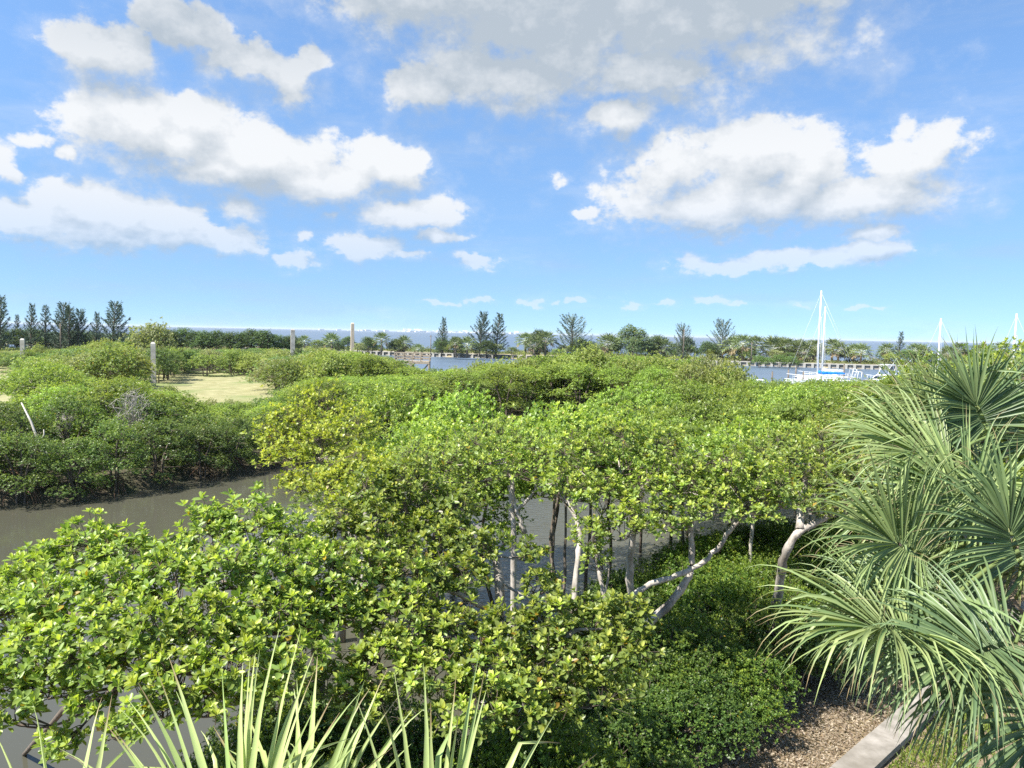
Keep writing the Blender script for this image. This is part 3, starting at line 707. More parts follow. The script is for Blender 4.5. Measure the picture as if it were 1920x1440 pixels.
# ---- mangroves on the far bank, first row to the left
row = []
bank = np.array([(-62, 38.5)] + [tuple(v) for v in w] + [(-9, 58), (-2, 72)])
seg = np.cumsum([0] + [np.linalg.norm(bank[i + 1] - bank[i]) for i in range(len(bank) - 1)])
for k, s in enumerate(np.arange(0, seg[-1], 2.5)):
    x, y = np.interp(s, seg, bank[:, 0]), np.interp(s, seg, bank[:, 1])
    px, _ = pix(x, y, 0)
    sc = rr.uniform(0.62, 0.80)
    if px < 620:
        place('bank', k, x + rr.uniform(-.4, .4), y + 0.9 + rr.uniform(-.3, .3), 0.1, sc, rr.random() * 6.28, 'low dark mangrove at the water on the far creek bank', 'front row on the far bank', fit('bank', x, y, 0.1, sc * rr.uniform(0.72, 1.05)))
        row.append((x, y + 0.9))
def c2(x, y):
    px, py = pix(x, y, 5.0)
    d = inpoly(x, y, FARB)
    if d < 2.2 or px < -120 or px > 2050: return False
    if 325 < px < 520 and y > 62: return False
    if px < 60 and y > 50: return False
    if inpoly(x, y, MEADOW) > -1.5 and not (75 < px < 330): return False
    if px > 1370 and y > 66: return False
    if 248 < px < 330 and y > 62: return False
    if 60 < px < 330 and y > 78: return False
    return True
names = {}
for k, (x, y) in enumerate(scatter(-70, 60, 40, 90, lambda x, y: 2.5 if pix(x, y, 3)[0] < 560 else 3.0, c2, tries=6000, seed=6, got=row)):
    px, py = pix(x, y, 6)
    if px < 560:
        lab, grp, s, sz = ('mangrove on the far bank below the left pines, ' if px < 240 else 'mangrove on the far bank before the dry meadow, ') + ('close to the water' if y < 50 else 'well behind the water'), 'mangroves behind the far bank', rr.uniform(0.85, 1.1), rr.uniform(0.85, 1.08)
        sz = fit('bank', x, y, 0.7, sz) * rr.uniform(0.85, 1.0)
        kd = 'bank' if rr.random() < 0.6 else 'skirt'
        s = min(s, sz * 1.45)
        place(kd, k, x, y, 0.5, s, rr.random() * 6.28, lab, grp, sz)
    else:
        lab, grp = 'light green mangrove in the belt beyond the creek, ' + ('below the wooden platform' if px < 850 else 'below the two tall pines' if px < 1000 else 'below the feathery grey-green tree' if px < 1200 else 'left of the boats' if px < 1400 else 'in front of the boats'), 'mangrove belt beyond the creek'
        sz = rr.uniform(0.88, 1.06)
        sz = fit('skirt', x, y, 0.3, sz * 1.1) * rr.uniform(0.93, 1.0)
        place('skirt', k, x, y, 0.3, rr.uniform(0.95, 1.2), rr.random() * 6.28, lab, grp, sz)
# ---- scrub round the dry meadow and on towards the basin
def c3(x, y):
    px, py = pix(x, y, 3.0)
    if inpoly(x, y, FARB) < 3 or px < -60 or px > 1372 or y < 84: return False
    if px < 60 and 60 < y < 120: return False
    if 325 < px < 520 and y < 126: return False
    if 245 < px < 332 and y < 106: return False
    if 735 < px < 812 and y > 84: return False
    if 810 < px < 895 and y > 92: return False
    if 532 < px < 566 and y < 152: return False
    return True
for k, (x, y) in enumerate(scatter(-135, 20, 84, 205, lambda x, y: 3.4 + (y - 84) * 0.016, c3, tries=9000, seed=8)[:285]):
    px, py = pix(x, y, 3)
    g = 'scrub between the meadow and the basin'
    lab = ('pale green shrub in the scrub around the dry meadow', 'yellowish shrub in the scrub around the dry meadow', 'mid green shrub in the scrub around the dry meadow', 'greyish green shrub in the scrub around the dry meadow')
    i = rr.randrange(4)
    s = rr.uniform(1.15, 1.9)
    place('shrub', i, x, y, 0.7, s, rr.random() * 6.28, lab[i], g, fit('shrub', x, y, 0.7, s * 1.35) * rr.uniform(0.8, 1.0))
# ---- low dense shrubs between walk and creek
hz = scatter(0.5, 13.5, 10.2, 28, 1.05, lambda x, y: inpoly(x, y, NEAR) > 0.2 and ((x - 6.17) * 0.69 - (y - 14.06) * 0.72) < -1.95 and x > -0.2 + max(0, 11.6 - y) * 1.2 and not (x < 1.5 and y > 16), seed=9)
for k, (x, y) in enumerate(hz):
    s = rr.uniform(0.95, 1.25)
    place('hedge', k, x, y, 0.68, s, rr.random() * 6.28, 'low dense dark green shrub ' + ('at the bottom edge near the walk' if y < 14 else 'under the forked mangrove between walk and creek' if y < 19 else 'around the crooked leaning trunk'), 'low shrubs on the near bank', s * rr.uniform(0.9, 1.15))
hz2 = scatter(-3.6, 1.0, 8.2, 11.8, 1.0, lambda x, y: True, seed=10, got=list(hz))
for k, (x, y) in enumerate(hz2):
    s = rr.uniform(0.9, 1.15)
    place('hedge', k, x, y, 0.68, s * 1.1, rr.random() * 6.28, 'bright low shrub behind the foreground palm blades', 'low shrubs behind the front palm', s * 1.5)

# ------------------------------------------------------------------ palms
def frond_blades(hub, axis, nrm, L, spread, n, droop, rng, wmax=0.027, fold=0.45, steps=9, c1=(0.16, 0.24, 0.075), c2=(0.085, 0.145, 0.05), jit=1.0, costa=0.30):
    """Returns one (vertices, quads, colours) per blade of a fan leaf."""
    axis = unit(axis); nrm = unit(np.asarray(nrm) - axis * np.dot(nrm, axis)); side = np.cross(nrm, axis)
    out = []; sway = rng.normal(0, 0.10, 3); ph = rng.random() * 6
    for k in range(n):
        t = (k / (n - 1) - 0.5) * 2
        th = t * spread / 2 * 0.92 + rng.normal(0, 0.035) * jit
        # the halves of the fan fold up along the curved rib, neighbours lie in loose bundles
        lift = 0.45 * abs(math.sin(th)) - 0.05 + 0.12 * math.sin(k * 0.9 + ph) * jit + rng.normal(0, 0.07) * jit
        d = unit(axis * math.cos(th) + side * math.sin(th) + nrm * lift)
        ln = L * (1 - 0.22 * abs(t) ** 2.2) * (0.80 + 0.26 * rng.random())
        u_ = costa * max(0.0, math.cos(t * 1.45)) * L
        p = np.array(hub, float) + axis * u_ - np.array((0, 0, 1.0)) * droop * 0.55 * u_ * u_ / max(L, 0.1) + d * 0.02
        ln *= 1 - 0.75 * u_ / L
        g = droop * 1.2 * (0.55 + 0.75 * rng.random() + 0.25 * math.sin(k * 0.9 + ph))
        bend_at = 0.30 + 0.35 * rng.random(); tw = rng.normal(0, 0.5) * jit
        kink = rng.random() < 0.22 * jit
        pts, tans = [p.copy()], [d.copy()]
        for i in range(steps):
            s = (i + 1) / steps
            pull = g * (0.12 + 2.6 * max(0, s - bend_at) ** 1.1) / steps * 2.6
            if kink and abs(s - bend_at - 0.15) < 0.5 / steps: pull += 0.9
            d = unit(d + np.array((0, 0, -1.0)) * pull + sway * s * 0.25 + rng.normal(0, 0.02, 3) * jit)
            p = p + d * ln / steps
            pts.append(p.copy()); tans.append(d.copy())
        pts = np.array(pts); tans = np.array(tans)
        s = np.linspace(0, 1, steps + 1)
        wd = wmax * np.interp(s, (0, 0.10, 0.32, 0.6, 0.85, 1.0), (0.25, 0.62, 1.0, 0.66, 0.22, 0.03)) * (0.75 + 0.45 * rng.random()) / 2
        n2 = unit(nrm + side * tw)
        sv = unit(np.cross(np.broadcast_to(n2, tans.shape), tans)); nv = np.cross(tans, sv)
        V = np.stack([pts + sv * wd[:, None] + nv * (wd * fold)[:, None], pts - nv * (wd * fold)[:, None], pts - sv * wd[:, None] + nv * (wd * fold)[:, None]], 1).reshape(-1, 3)
        i = np.arange(steps)[:, None] * 3
        q = np.concatenate([i + np.array(((0, 1, 4, 3),)), i + np.array(((1, 2, 5, 4),))])
        mixv = rng.random()
        c = (np.array(c1) * mixv + np.array(c2) * (1 - mixv)) * (0.85 + 0.3 * rng.random())
        C = np.repeat(np.clip(c * (1 + 0.25 * (s[:, None] - 0.4)), 0, 1), 3, axis=0)
        if rng.random() < 0.4: C = np.where(np.repeat(s[:, None] > 0.88, 3, axis=0), np.array((0.34, 0.27, 0.14)), C)
        out.append((V, q, C))
    return out
def palm(label, heart, ground, fronds, seed, lean=(0, 0, 0), sep=6, **kw):
    rng = np.random.default_rng(seed)
    heart = np.asarray(heart, float); base = np.array((heart[0] + lean[0], heart[1] + lean[1], ground))
    root = thing('sabal_palm', base, label, 'palm tree')
    tr = Acc(); k = 26
    pts = curve(base, heart - (0, 0, 0.15), (0.05, 0, 0), k)
    rad = 0.17 + 0.012 * (np.arange(k) % 2) + 0.03 * np.linspace(1, 0, k)
    tr.tube(pts, rad, 14); tr.build('trunk', M['palmtrunk'], root, base)
    for i in range(22):                  # old leaf bases below the heart
        a = i * 2.4; z = heart[2] - 0.25 - 0.05 * i
        p0 = np.array((heart[0] + 0.15 * math.cos(a), heart[1] + 0.15 * math.sin(a), z)); p1 = p0 + (0.16 * math.cos(a), 0.16 * math.sin(a), 0.22)
        b = Acc(); b.bar(p0, p1, 0.06, 0.025); b.build('leaf_base', M['palmtrunk'], root, base, False)
    for fi, f in enumerate(fronds):
        hub, axis, nrm, L, spread, n, droop = f[:7]; kw2 = dict(kw); kw2.update(f[7] if len(f) > 7 else {})
        hub = np.asarray(hub, float)
        pet = Acc(); a = hub - heart
        pet.tube(curve(heart + unit(a) * 0.08, hub, (0, 0, 0.10 * np.linalg.norm(a)), 8), np.linspace(0.020, 0.011, 8), 6)
        pet.c = [np.broadcast_to(np.array((0.20, 0.27, 0.09)), x.shape) for x in pet.c]
        fr = pet.build('frond', M['palm'], root, base)
        bl = frond_blades(hub, axis, nrm, L, spread, n, droop, rng, **kw2)
        if fi < sep:
            for V, q, C in bl:
                Acc().add(V, q, c=C).build('leaflet', M['palm'], fr, base)
        else:
            a = Acc()
            for V, q, C in bl: a.add(V, q, c=C)
            tag(a.build('leaflets', M['palm'], fr, base), kind='stuff')
    return root
IR, IU, IF = CM3 @ np.array((1.0, 0, 0)), CM3 @ np.array((0, 1.0, 0)), CM3 @ np.array((0, 0, -1.0))
def D(x, y, z=0.0): return unit(IR * x - IU * y + IF * z)     # a direction: right, down, away from the camera
LIT = dict(c1=(0.31, 0.38, 0.15), c2=(0.15, 0.22, 0.08))  # sunlit look put into the blade colour; the next set is the darker copy
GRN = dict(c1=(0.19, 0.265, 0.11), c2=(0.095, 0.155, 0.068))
h1 = P(2000, 1010, 5.5)
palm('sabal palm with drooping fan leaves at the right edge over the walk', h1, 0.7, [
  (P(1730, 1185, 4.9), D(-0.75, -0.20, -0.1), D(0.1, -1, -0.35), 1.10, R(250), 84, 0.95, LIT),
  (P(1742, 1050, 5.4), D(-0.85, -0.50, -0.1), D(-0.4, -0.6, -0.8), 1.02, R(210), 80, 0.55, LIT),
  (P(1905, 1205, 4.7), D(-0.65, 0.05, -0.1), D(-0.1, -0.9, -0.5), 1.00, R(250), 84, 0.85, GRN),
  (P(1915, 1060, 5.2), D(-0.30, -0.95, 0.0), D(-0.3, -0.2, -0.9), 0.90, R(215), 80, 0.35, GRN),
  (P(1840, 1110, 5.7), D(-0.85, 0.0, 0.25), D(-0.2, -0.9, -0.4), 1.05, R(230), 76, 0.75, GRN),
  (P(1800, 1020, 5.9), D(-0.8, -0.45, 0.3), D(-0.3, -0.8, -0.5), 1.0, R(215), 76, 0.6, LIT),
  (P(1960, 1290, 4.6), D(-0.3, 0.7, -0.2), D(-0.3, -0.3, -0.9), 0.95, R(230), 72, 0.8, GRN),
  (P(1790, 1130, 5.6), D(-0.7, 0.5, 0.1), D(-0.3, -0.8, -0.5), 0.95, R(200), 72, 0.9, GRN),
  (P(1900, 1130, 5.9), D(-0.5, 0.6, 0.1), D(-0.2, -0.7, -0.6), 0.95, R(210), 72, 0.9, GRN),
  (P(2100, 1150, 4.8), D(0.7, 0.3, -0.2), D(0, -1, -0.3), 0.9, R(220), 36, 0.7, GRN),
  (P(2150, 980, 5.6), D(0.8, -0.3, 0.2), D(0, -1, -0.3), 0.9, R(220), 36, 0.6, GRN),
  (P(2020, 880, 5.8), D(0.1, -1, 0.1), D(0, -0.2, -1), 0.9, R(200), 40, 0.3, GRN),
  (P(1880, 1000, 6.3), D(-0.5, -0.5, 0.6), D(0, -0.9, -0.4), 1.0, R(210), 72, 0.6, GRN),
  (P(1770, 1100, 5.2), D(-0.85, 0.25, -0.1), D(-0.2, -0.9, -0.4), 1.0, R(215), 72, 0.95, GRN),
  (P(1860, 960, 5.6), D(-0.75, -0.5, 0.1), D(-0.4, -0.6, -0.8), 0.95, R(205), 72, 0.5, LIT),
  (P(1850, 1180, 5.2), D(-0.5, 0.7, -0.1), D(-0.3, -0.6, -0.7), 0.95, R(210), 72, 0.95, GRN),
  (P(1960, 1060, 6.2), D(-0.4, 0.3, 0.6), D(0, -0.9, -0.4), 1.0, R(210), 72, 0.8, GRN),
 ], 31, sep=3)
h2 = P(2020, 850, 6.9)
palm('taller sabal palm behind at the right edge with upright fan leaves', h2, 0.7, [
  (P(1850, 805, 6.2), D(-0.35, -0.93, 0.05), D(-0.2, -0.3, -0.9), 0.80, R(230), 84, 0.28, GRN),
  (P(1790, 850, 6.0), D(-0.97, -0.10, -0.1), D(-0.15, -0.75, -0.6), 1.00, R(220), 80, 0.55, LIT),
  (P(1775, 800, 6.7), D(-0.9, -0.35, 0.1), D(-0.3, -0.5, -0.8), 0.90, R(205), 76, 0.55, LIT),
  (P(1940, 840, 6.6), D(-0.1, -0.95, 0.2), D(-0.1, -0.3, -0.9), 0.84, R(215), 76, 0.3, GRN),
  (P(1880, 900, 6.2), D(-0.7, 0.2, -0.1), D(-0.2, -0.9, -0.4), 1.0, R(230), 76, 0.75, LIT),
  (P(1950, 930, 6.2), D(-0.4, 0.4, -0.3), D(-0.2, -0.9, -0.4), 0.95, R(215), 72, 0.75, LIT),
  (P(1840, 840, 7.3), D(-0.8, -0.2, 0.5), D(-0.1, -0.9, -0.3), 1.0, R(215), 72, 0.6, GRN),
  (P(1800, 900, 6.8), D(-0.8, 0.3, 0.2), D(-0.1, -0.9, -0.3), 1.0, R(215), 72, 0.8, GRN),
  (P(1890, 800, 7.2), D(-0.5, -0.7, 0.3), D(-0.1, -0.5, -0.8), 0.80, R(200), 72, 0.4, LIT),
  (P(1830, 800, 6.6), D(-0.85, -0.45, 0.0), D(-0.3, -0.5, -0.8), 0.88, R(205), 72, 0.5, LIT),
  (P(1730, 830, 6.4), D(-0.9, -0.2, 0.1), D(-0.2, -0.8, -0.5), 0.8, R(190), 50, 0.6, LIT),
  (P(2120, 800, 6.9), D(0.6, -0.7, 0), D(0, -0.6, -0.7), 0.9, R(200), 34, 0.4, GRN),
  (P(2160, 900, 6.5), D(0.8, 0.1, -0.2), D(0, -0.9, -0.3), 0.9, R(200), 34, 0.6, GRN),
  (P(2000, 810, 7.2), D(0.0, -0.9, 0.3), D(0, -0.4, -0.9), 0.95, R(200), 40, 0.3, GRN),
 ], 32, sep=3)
h3 = P(560, 2050, 2.7)
BR = dict(c1=(0.46, 0.53, 0.22), c2=(0.27, 0.36, 0.12), costa=0.12, wmax=0.036, steps=11, fold=0.35)
palm('sabal palm whose pale blades rise from the bottom edge at left', h3, 0.7, [
  (P(440, 1760, 2.8), D(0.02, -1, 0.28), D(-0.25, 0.05, -1), 1.00, R(130), 54, 0.26, BR),
  (P(800, 1800, 2.8), D(0.20, -1, 0.30), D(0.2, 0.05, -1), 1.02, R(112), 34, 0.14, BR),
  (P(540, 1700, 3.1), D(0.25, -0.95, 0.40), D(-0.1, -0.4, -0.9), 0.90, R(100), 28, 0.40, BR),
  (P(110, 1780, 2.6), D(-0.1, -1, 0.2), D(-0.2, 0, -1), 0.94, R(90), 10, 0.26, BR),
  (P(700, 2250, 2.6), D(0.2, 0.6, -0.6), D(0, -0.9, -0.5), 0.8, R(180), 24, 0.6, BR),
 ], 33, sep=6)

# ------------------------------------------------------------------ walk, grass, litter beside the right palm
def slab_quad(a, b, wdt, z, h):
    a = np.asarray(a, float); b = np.asarray(b, float); d = unit(b - a); s = np.array((-d[1], d[0])) * wdt / 2
    c = [a + s, a - s, b - s, b + s]
    return Acc().add([(*p, z) for p in c] + [(*p, z + h) for p in c], [(0, 1, 2, 3)[::-1], (4, 5, 6, 7)[::-1] if False else (7, 6, 5, 4), (0, 4, 5, 1), (1, 5, 6, 2), (2, 6, 7, 3), (3, 7, 4, 0)])
wa, wb = np.array((6.55, 14.02)), np.array((9.07, 16.44))
wd = unit(wb - wa); walk0 = wa - wd * 4.0
bed = Acc()
bed.add(*(lambda q: (np.vstack(q.v), q.f4))(slab_quad(walk0, walk0 + wd * 21, 0.98, 0.70, 0.10))) if False else None
bedq = slab_quad(walk0 - wd * 0.1, walk0 + wd * 21.1, 0.50, 0.60, 0.20)
wroot = tag(bedq.build('walkway', M['walk'], smooth=False), kind='structure')
for k in range(11):
    q = slab_quad(walk0 + wd * (1.9 * k + 0.014), walk0 + wd * (1.9 * k + 1.886), 0.58, 0.78 + 0.004 * ((k * 7) % 3), 0.13)
    q.build('slab', M['walk'], wroot, smooth=False)
rng = np.random.default_rng(77)
def walk_side(p): return (p[:, 0] - wa[0]) * wd[1] - (p[:, 1] - wa[1]) * wd[0]
p = np.stack([rng.uniform(4, 13, 120000), rng.uniform(10, 20, 120000)], 1); sd = walk_side(p)
gp = p[(sd > 0.36) & (sd < 4.5)][:34000]
patch = np.sin(gp[:, 0] * 1.7) * np.cos(gp[:, 1] * 1.3) + 0.5 * np.sin(gp[:, 0] * 4.1 + gp[:, 1] * 3.3)
gp = gp[patch + rng.normal(0, 0.35, len(gp)) > -0.25]
pos = np.column_stack([gp, np.full(len(gp), 0.74)]); n = len(pos)
a = Acc(); d = unit(np.column_stack([rng.normal(0, 0.5, (n, 2)), np.ones(n)]))
C = np.array((0.13, 0.20, 0.04)) * (0.6 + 0.9 * rng.random((n, 1))) + np.array((0.08, 0.05, 0.0)) * rng.random((n, 1))
add_leaves(a, pos, d, rng.normal(size=(n, 3)), rng.uniform(0.06, 0.15, n), rng.uniform(0.016, 0.03, n), C)
tag(a.build('lawn_grass', M['hedge']), 'sparse green grass on bare soil right of the walk', 'grass', kind='stuff')
lp = p[(sd < -0.3) & (sd > -3.4)][:22000]; n = len(lp)
pos = np.column_stack([lp, np.full(n, 0.775) + rng.random(n) * 0.02])
a = Acc(); d = unit(np.column_stack([rng.normal(0, 1, (n, 2)), rng.normal(0.1, 0.2, n)]))
tone = rng.random((n, 1))
C = np.array((0.16, 0.11, 0.07)) * (1 - tone) + np.array((0.58, 0.50, 0.38)) * tone
add_leaves(a, pos, d, np.array((0, 0, 1.0)) + rng.normal(0, 0.35, (n, 3)), rng.uniform(0.04, 0.10, n), rng.uniform(0.015, 0.04, n), C)
tag(a.build('leaf_litter', M['scrub']), 'dry tan leaf litter between the walk and the shrubs', 'leaf litter', kind='stuff')

# ------------------------------------------------------------------ concrete posts
for px, top, d, wid, mat, lab in ((42, 636, 122, 0.62, 'concrete', 'short pale concrete post showing above the shrubs at far left'), (287, 643, 102, 0.58, 'concrete', 'pale concrete post standing at the edge of the dry meadow'),
                               (549, 618, 150, 0.76, 'concrete', 'tall grey-white concrete post beside a palm clump'), (661, 606, 178, 0.72, 'tanconcrete', 'tan concrete post left of the wooden platform')):
    t = P(px, top, d); base = np.array((t[0], t[1], 0.4)); h = t[2] - 0.4
    root = thing('concrete_post', base, lab, 'post', 'square concrete posts', rz=0.35)
    a = Acc(); a.box((0, 0, h / 2 - 0.1), (wid, wid, h)); a.build('shaft', M[mat], root, smooth=False)
    a = Acc(); a.add([(-wid / 2, -wid / 2, h - 0.1), (wid / 2, -wid / 2, h - 0.1), (wid / 2, wid / 2, h - 0.1), (-wid / 2, wid / 2, h - 0.1), (-wid * .3, -wid * .3, h + 0.12), (wid * .3, -wid * .3, h + 0.12), (wid * .3, wid * .3, h + 0.12), (-wid * .3, wid * .3, h + 0.12)],
                     [(4, 5, 6, 7), (0, 1, 5, 4), (1, 2, 6, 5), (2, 3, 7, 6), (3, 0, 4, 7)]); a.build('cap', M[mat], root, smooth=False)

# ------------------------------------------------------------------ wooden observation platform
pc = P(774, 677, 122); zf = pc[2]; base = np.array((pc[0], pc[1], 0.5))
dk = thing('observation_platform', base, 'weathered wooden observation platform with stairs above the mangroves', 'platform', rz=R(4))
zf -= base[2]
W2, D2_ = 2.7, 1.9
for k in range(18):
    Acc().box((-W2 + 0.15 + k * 0.3, 0, zf), (0.27, 2 * D2_, 0.06)).build('deck_board', M['greywood'], dk, smooth=False)
for sx in (-W2 + 0.1, 0.0, W2 - 0.1):
    for sy in (-D2_ + 0.1, D2_ - 0.1):
        Acc().box((sx, sy, zf / 2 - 0.5), (0.26, 0.26, zf + 0.9)).build('support_post', M['greywood'], dk, smooth=False)
for sy in (-D2_, D2_):
    Acc().box((0, sy, zf - 0.2), (2 * W2, 0.12, 0.34)).build('rim_beam', M['greywood'], dk, smooth=False)
for k in range(5):
    x = -W2 + k * W2 / 2
    for sy in (-D2_, D2_):
        Acc().box((x, sy, zf + 0.65), (0.16, 0.16, 1.3)).build('rail_post', M['greywood'], dk, smooth=False)
for sy in (-D2_, D2_):
    for z, hh in ((1.3, 0.10), (0.85, 0.16), (0.42, 0.16)):
        Acc().box((0, sy - 0.1 * np.sign(sy), zf + z), (2 * W2 + 0.1, 0.07, hh)).build('rail', M['greywood'], dk, smooth=False)
for sx in (-W2, W2):
    for z, hh in ((1.305, 0.10), (0.855, 0.16), (0.425, 0.16)):
        Acc().box((sx, 0, zf + z), (0.07, 2 * D2_, hh)).build('rail', M['greywood'], dk, smooth=False)
s0, s1 = np.array((0.3, -D2_ - 0.5, zf)), np.array((-3.6, -D2_ - 0.5, 0.2))
for off in (-0.5, 0.5):
    Acc().bar(s0 + (0, off, -0.1), s1 + (0, off, -0.1), 0.10, 0.34).build('stringer', M['greywood'], dk, smooth=False)
    Acc().bar(s0 + (0, off, 0.95), s1 + (0, off, 0.95), 0.10, 0.14).build('handrail', M['greywood'], dk, smooth=False)
for k in range(13):
    q = s0 + (s1 - s0) * (k + 0.5) / 13
    Acc().box(q + (0, 0, 0.06), (0.30, 1.1, 0.06)).build('tread', M['greywood'], dk, smooth=False)
for k in range(3):
    q = s0 + (s1 - s0) * (k + 0.5) / 3
    Acc().box(q + (0, -0.5, 0.4), (0.12, 0.12, 1.1)).build('baluster', M['greywood'], dk, smooth=False)
for sx in (-1, 1):
    Acc().bar((0, 0, 0.4), (sx * (W2 - 0.2), 0, zf - 0.4), 0.12, 0.2).build('brace', M['greywood'], dk, smooth=False)

# ------------------------------------------------------------------ seawall along the spit
a0, a1 = np.array((-110.0, wall_y(-110.0))), np.array((150.0, 240.0))
sw = thing('seawall', (0, 240, 0), 'long concrete seawall with pale piles along the far side of the basin', 'seawall')
ang = math.atan2(240 - wall_y(-110.0), 227.0)
k0 = np.array((117.0, 240.0))
def wall_pt(x): return np.array((x, wall_y(x)))
def wall_piece(name, x0, x1, z0, z1, th, off, mat):
    p0, p1 = wall_pt(x0), wall_pt(x1)
    a = Acc(); a.bar((*p0, (z0 + z1) / 2), (*p1, (z0 + z1) / 2), th, z1 - z0)
    a.v = [v + (0, off, 0) for v in a.v]
    return a.build(name, M[mat], sw, (0, 240, 0), False)
for x0, x1 in ((-110, 117), (117, 190)):
    wall_piece('wall_face', x0, x1, -0.6, 1.15, 0.3, 0.5, 'seawall')
    wall_piece('cap_beam', x0, x1, 1.15, 1.45, 0.9, 0.35, 'wallpile')
pile = Acc().box((0, 0, 0.3), (0.75, 0.5, 1.7)).mesh('pile', M['wallpile'], smooth=False)
for k in range(122):
    x = -108 + k * 2.4
    if x > 188: break
    o = link('pile', pile, sw); q = wall_pt(x); o.location = (q[0], q[1] - 240 - 0.02, 0); o.rotation_euler = (0, 0, ang if x < 117 else 0)

# ------------------------------------------------------------------ trees on the spit and the far left
def far_palm_proto(seed, h, r):
    rng = np.random.default_rng(seed)
    root = thing('cabbage_palm', (0, 0, 0), '', 'palm tree')
    a = Acc(); a.tube(curve((0, 0, -0.5), (0.2, 0, h), (0.15, 0.1, 0), 8), np.linspace(0.24, 0.19, 8), 7); a.build('trunk', M['palmtrunk'], root)
    cr = Acc()
    for k in range(30):
        az_ = k * 2.4; el_ = R(80 - 125 * (k + 0.5) / 30)
        d = np.array((math.cos(az_) * math.cos(el_), math.sin(az_) * math.cos(el_), math.sin(el_)))
        hub = np.array((0.2, 0, h)) + d * r * (0.45 + 0.15 * rng.random())
        dead = el_ < R(-32)
        c1, c2 = ((0.34, 0.27, 0.15), (0.22, 0.17, 0.10)) if dead else ((0.27, 0.33, 0.14), (0.12, 0.17, 0.075))
        for V, q, C in frond_blades(hub, d, np.array((0, 0, 1.0)) * math.cos(el_) - np.array((math.cos(az_), math.sin(az_), 0)) * math.sin(el_), r * 0.62, R(220), 15, 0.55, rng, wmax=0.13, steps=4, c1=c1, c2=c2):
            cr.add(V, q, c=C)
        cr.sticks([(0.2, 0, h)], [hub], 0.03, 0.02)
    tag(cr.build('crown', M['farpalm'], root), kind='stuff')
    return root
proto['palm'] = [far_palm_proto(201, 2.9, 2.4), far_palm_proto(202, 4.0, 2.4), far_palm_proto(203, 1.9, 2.3)]

def pine_proto(seed, h, spread, lean, n, taper=1.0, c1=(0.13, 0.18, 0.12), c2=(0.06, 0.095, 0.07)):
    """Australian pine: a straight trunk with rising plume-like branches."""
    rng = np.random.default_rng(seed)
    root = thing('australian_pine', (0, 0, 0), '', 'tree')
    tr = Acc(); top = np.array((lean * h, 0, h))
    tp = curve((0, 0, -0.5), top, (-0.12 * lean * h, 0, 0), 12); tr.tube(tp, np.linspace(0.022 * h, 0.02, 12), 7)
    cr = Acc(); c1, c2 = np.array(c1), np.array(c2)
    for k in range(n):
        t = 0.12 + 0.86 * (k + rng.random()) / n
        o = np.array([np.interp(t * 11, np.arange(12), tp[:, i]) for i in range(3)])
        a = k * 2.4 + rng.normal(0, 0.3)
        ln = spread * (1 - t) ** taper * (0.65 + 0.5 * rng.random()) + 0.10 * h * (1 - 0.5 * t)
        up = 0.55 + 0.75 * t + rng.normal(0, 0.12)
        d = unit(np.array((math.cos(a) + lean * 1.2, math.sin(a), up)))
        pts = curve(o, o + d * ln, (0, 0, -0.06 * ln), 6); tr.tube(pts, np.linspace(0.006 * h, 0.008, 6), 4, False)
        m = int(16 * ln) + 8
        s = rng.random(m) ** 0.7
        q = np.stack([np.interp(s * 5, np.arange(6), pts[:, i]) for i in range(3)], 1)
        dd = unit(d * 0.9 + rng.normal(0, 0.45, (m, 3)) + np.array((0.15, 0, -0.1)))
        L = 0.075 * h * (0.5 + 0.7 * rng.random(m)) * (1.1 - 0.4 * s)
        C = c1 * rng.random((m, 1)) + c2 * (1 - rng.random((m, 1)) * 0.6)
        add_leaves(cr, q, dd, rng.normal(size=(m, 3)), L, 0.010 * h * np.ones(m) * (0.6 + 0.8 * rng.random(m)), C)
    tr.build('trunk', M['darkbark'], root)
    tag(cr.build('crown', M['needle'], root), kind='stuff')
    return root
proto['pine'] = [pine_proto(211, 10, 3.0, 0.07, 52), pine_proto(212, 10, 4.0, 0.10, 62, 0.6), pine_proto(213, 10, 1.8, 0.03, 40), pine_proto(214, 7, 3.8, 0.03, 60, 0.35, (0.20, 0.25, 0.17), (0.10, 0.14, 0.10))]

def at_px(kind, i, px, top, d, z0, ref_h, label, group=None, wide=1.0, rz=None):
    """A tree at distance d whose top reaches the height seen at (px, top)."""
    t = P(px, top, d); h = max(0.8, t[2] - z0); s = h / ref_h
    o = place(kind, i, t[0], t[1], z0, s * wide, rr.random() * 6.28 if rz is None else rz, label, group, s)
    return o
G1 = 'Australian pines at the far left'
for px, top, d, i, wide, lab in ((-4, 552, 205, 0, 1.1, 'dark pine cut by the left edge of the picture'), (30, 588, 225, 2, 1.0, 'small slim pine second from the left edge'), (55, 568, 212, 0, .9, 'slim feathery pine left of the dense dark pines'), (83, 570, 215, 2, 1.2, 'slim pine with bare gaps beside the dense dark pines'),
                              (112, 568, 206, 1, 1.1, 'left tip of the dense dark pine clump'), (126, 574, 204, 0, 1.3, 'middle pine of the dense dark clump'), (143, 580, 208, 1, 1.0, 'right low pine of the dense dark clump'), (178, 584, 212, 0, .9, 'small dark pine between the clump and the leaning pine'),
                              (208, 566, 204, 1, 1.15, 'bushy dark pine leaning right at the end of the row')):
    o = at_px('pine', i, px, top, d, 0.8, 10.4, lab, G1, wide * 0.88, rz=rr.uniform(-0.3, 0.3))
G2 = 'Australian pines on the spit'
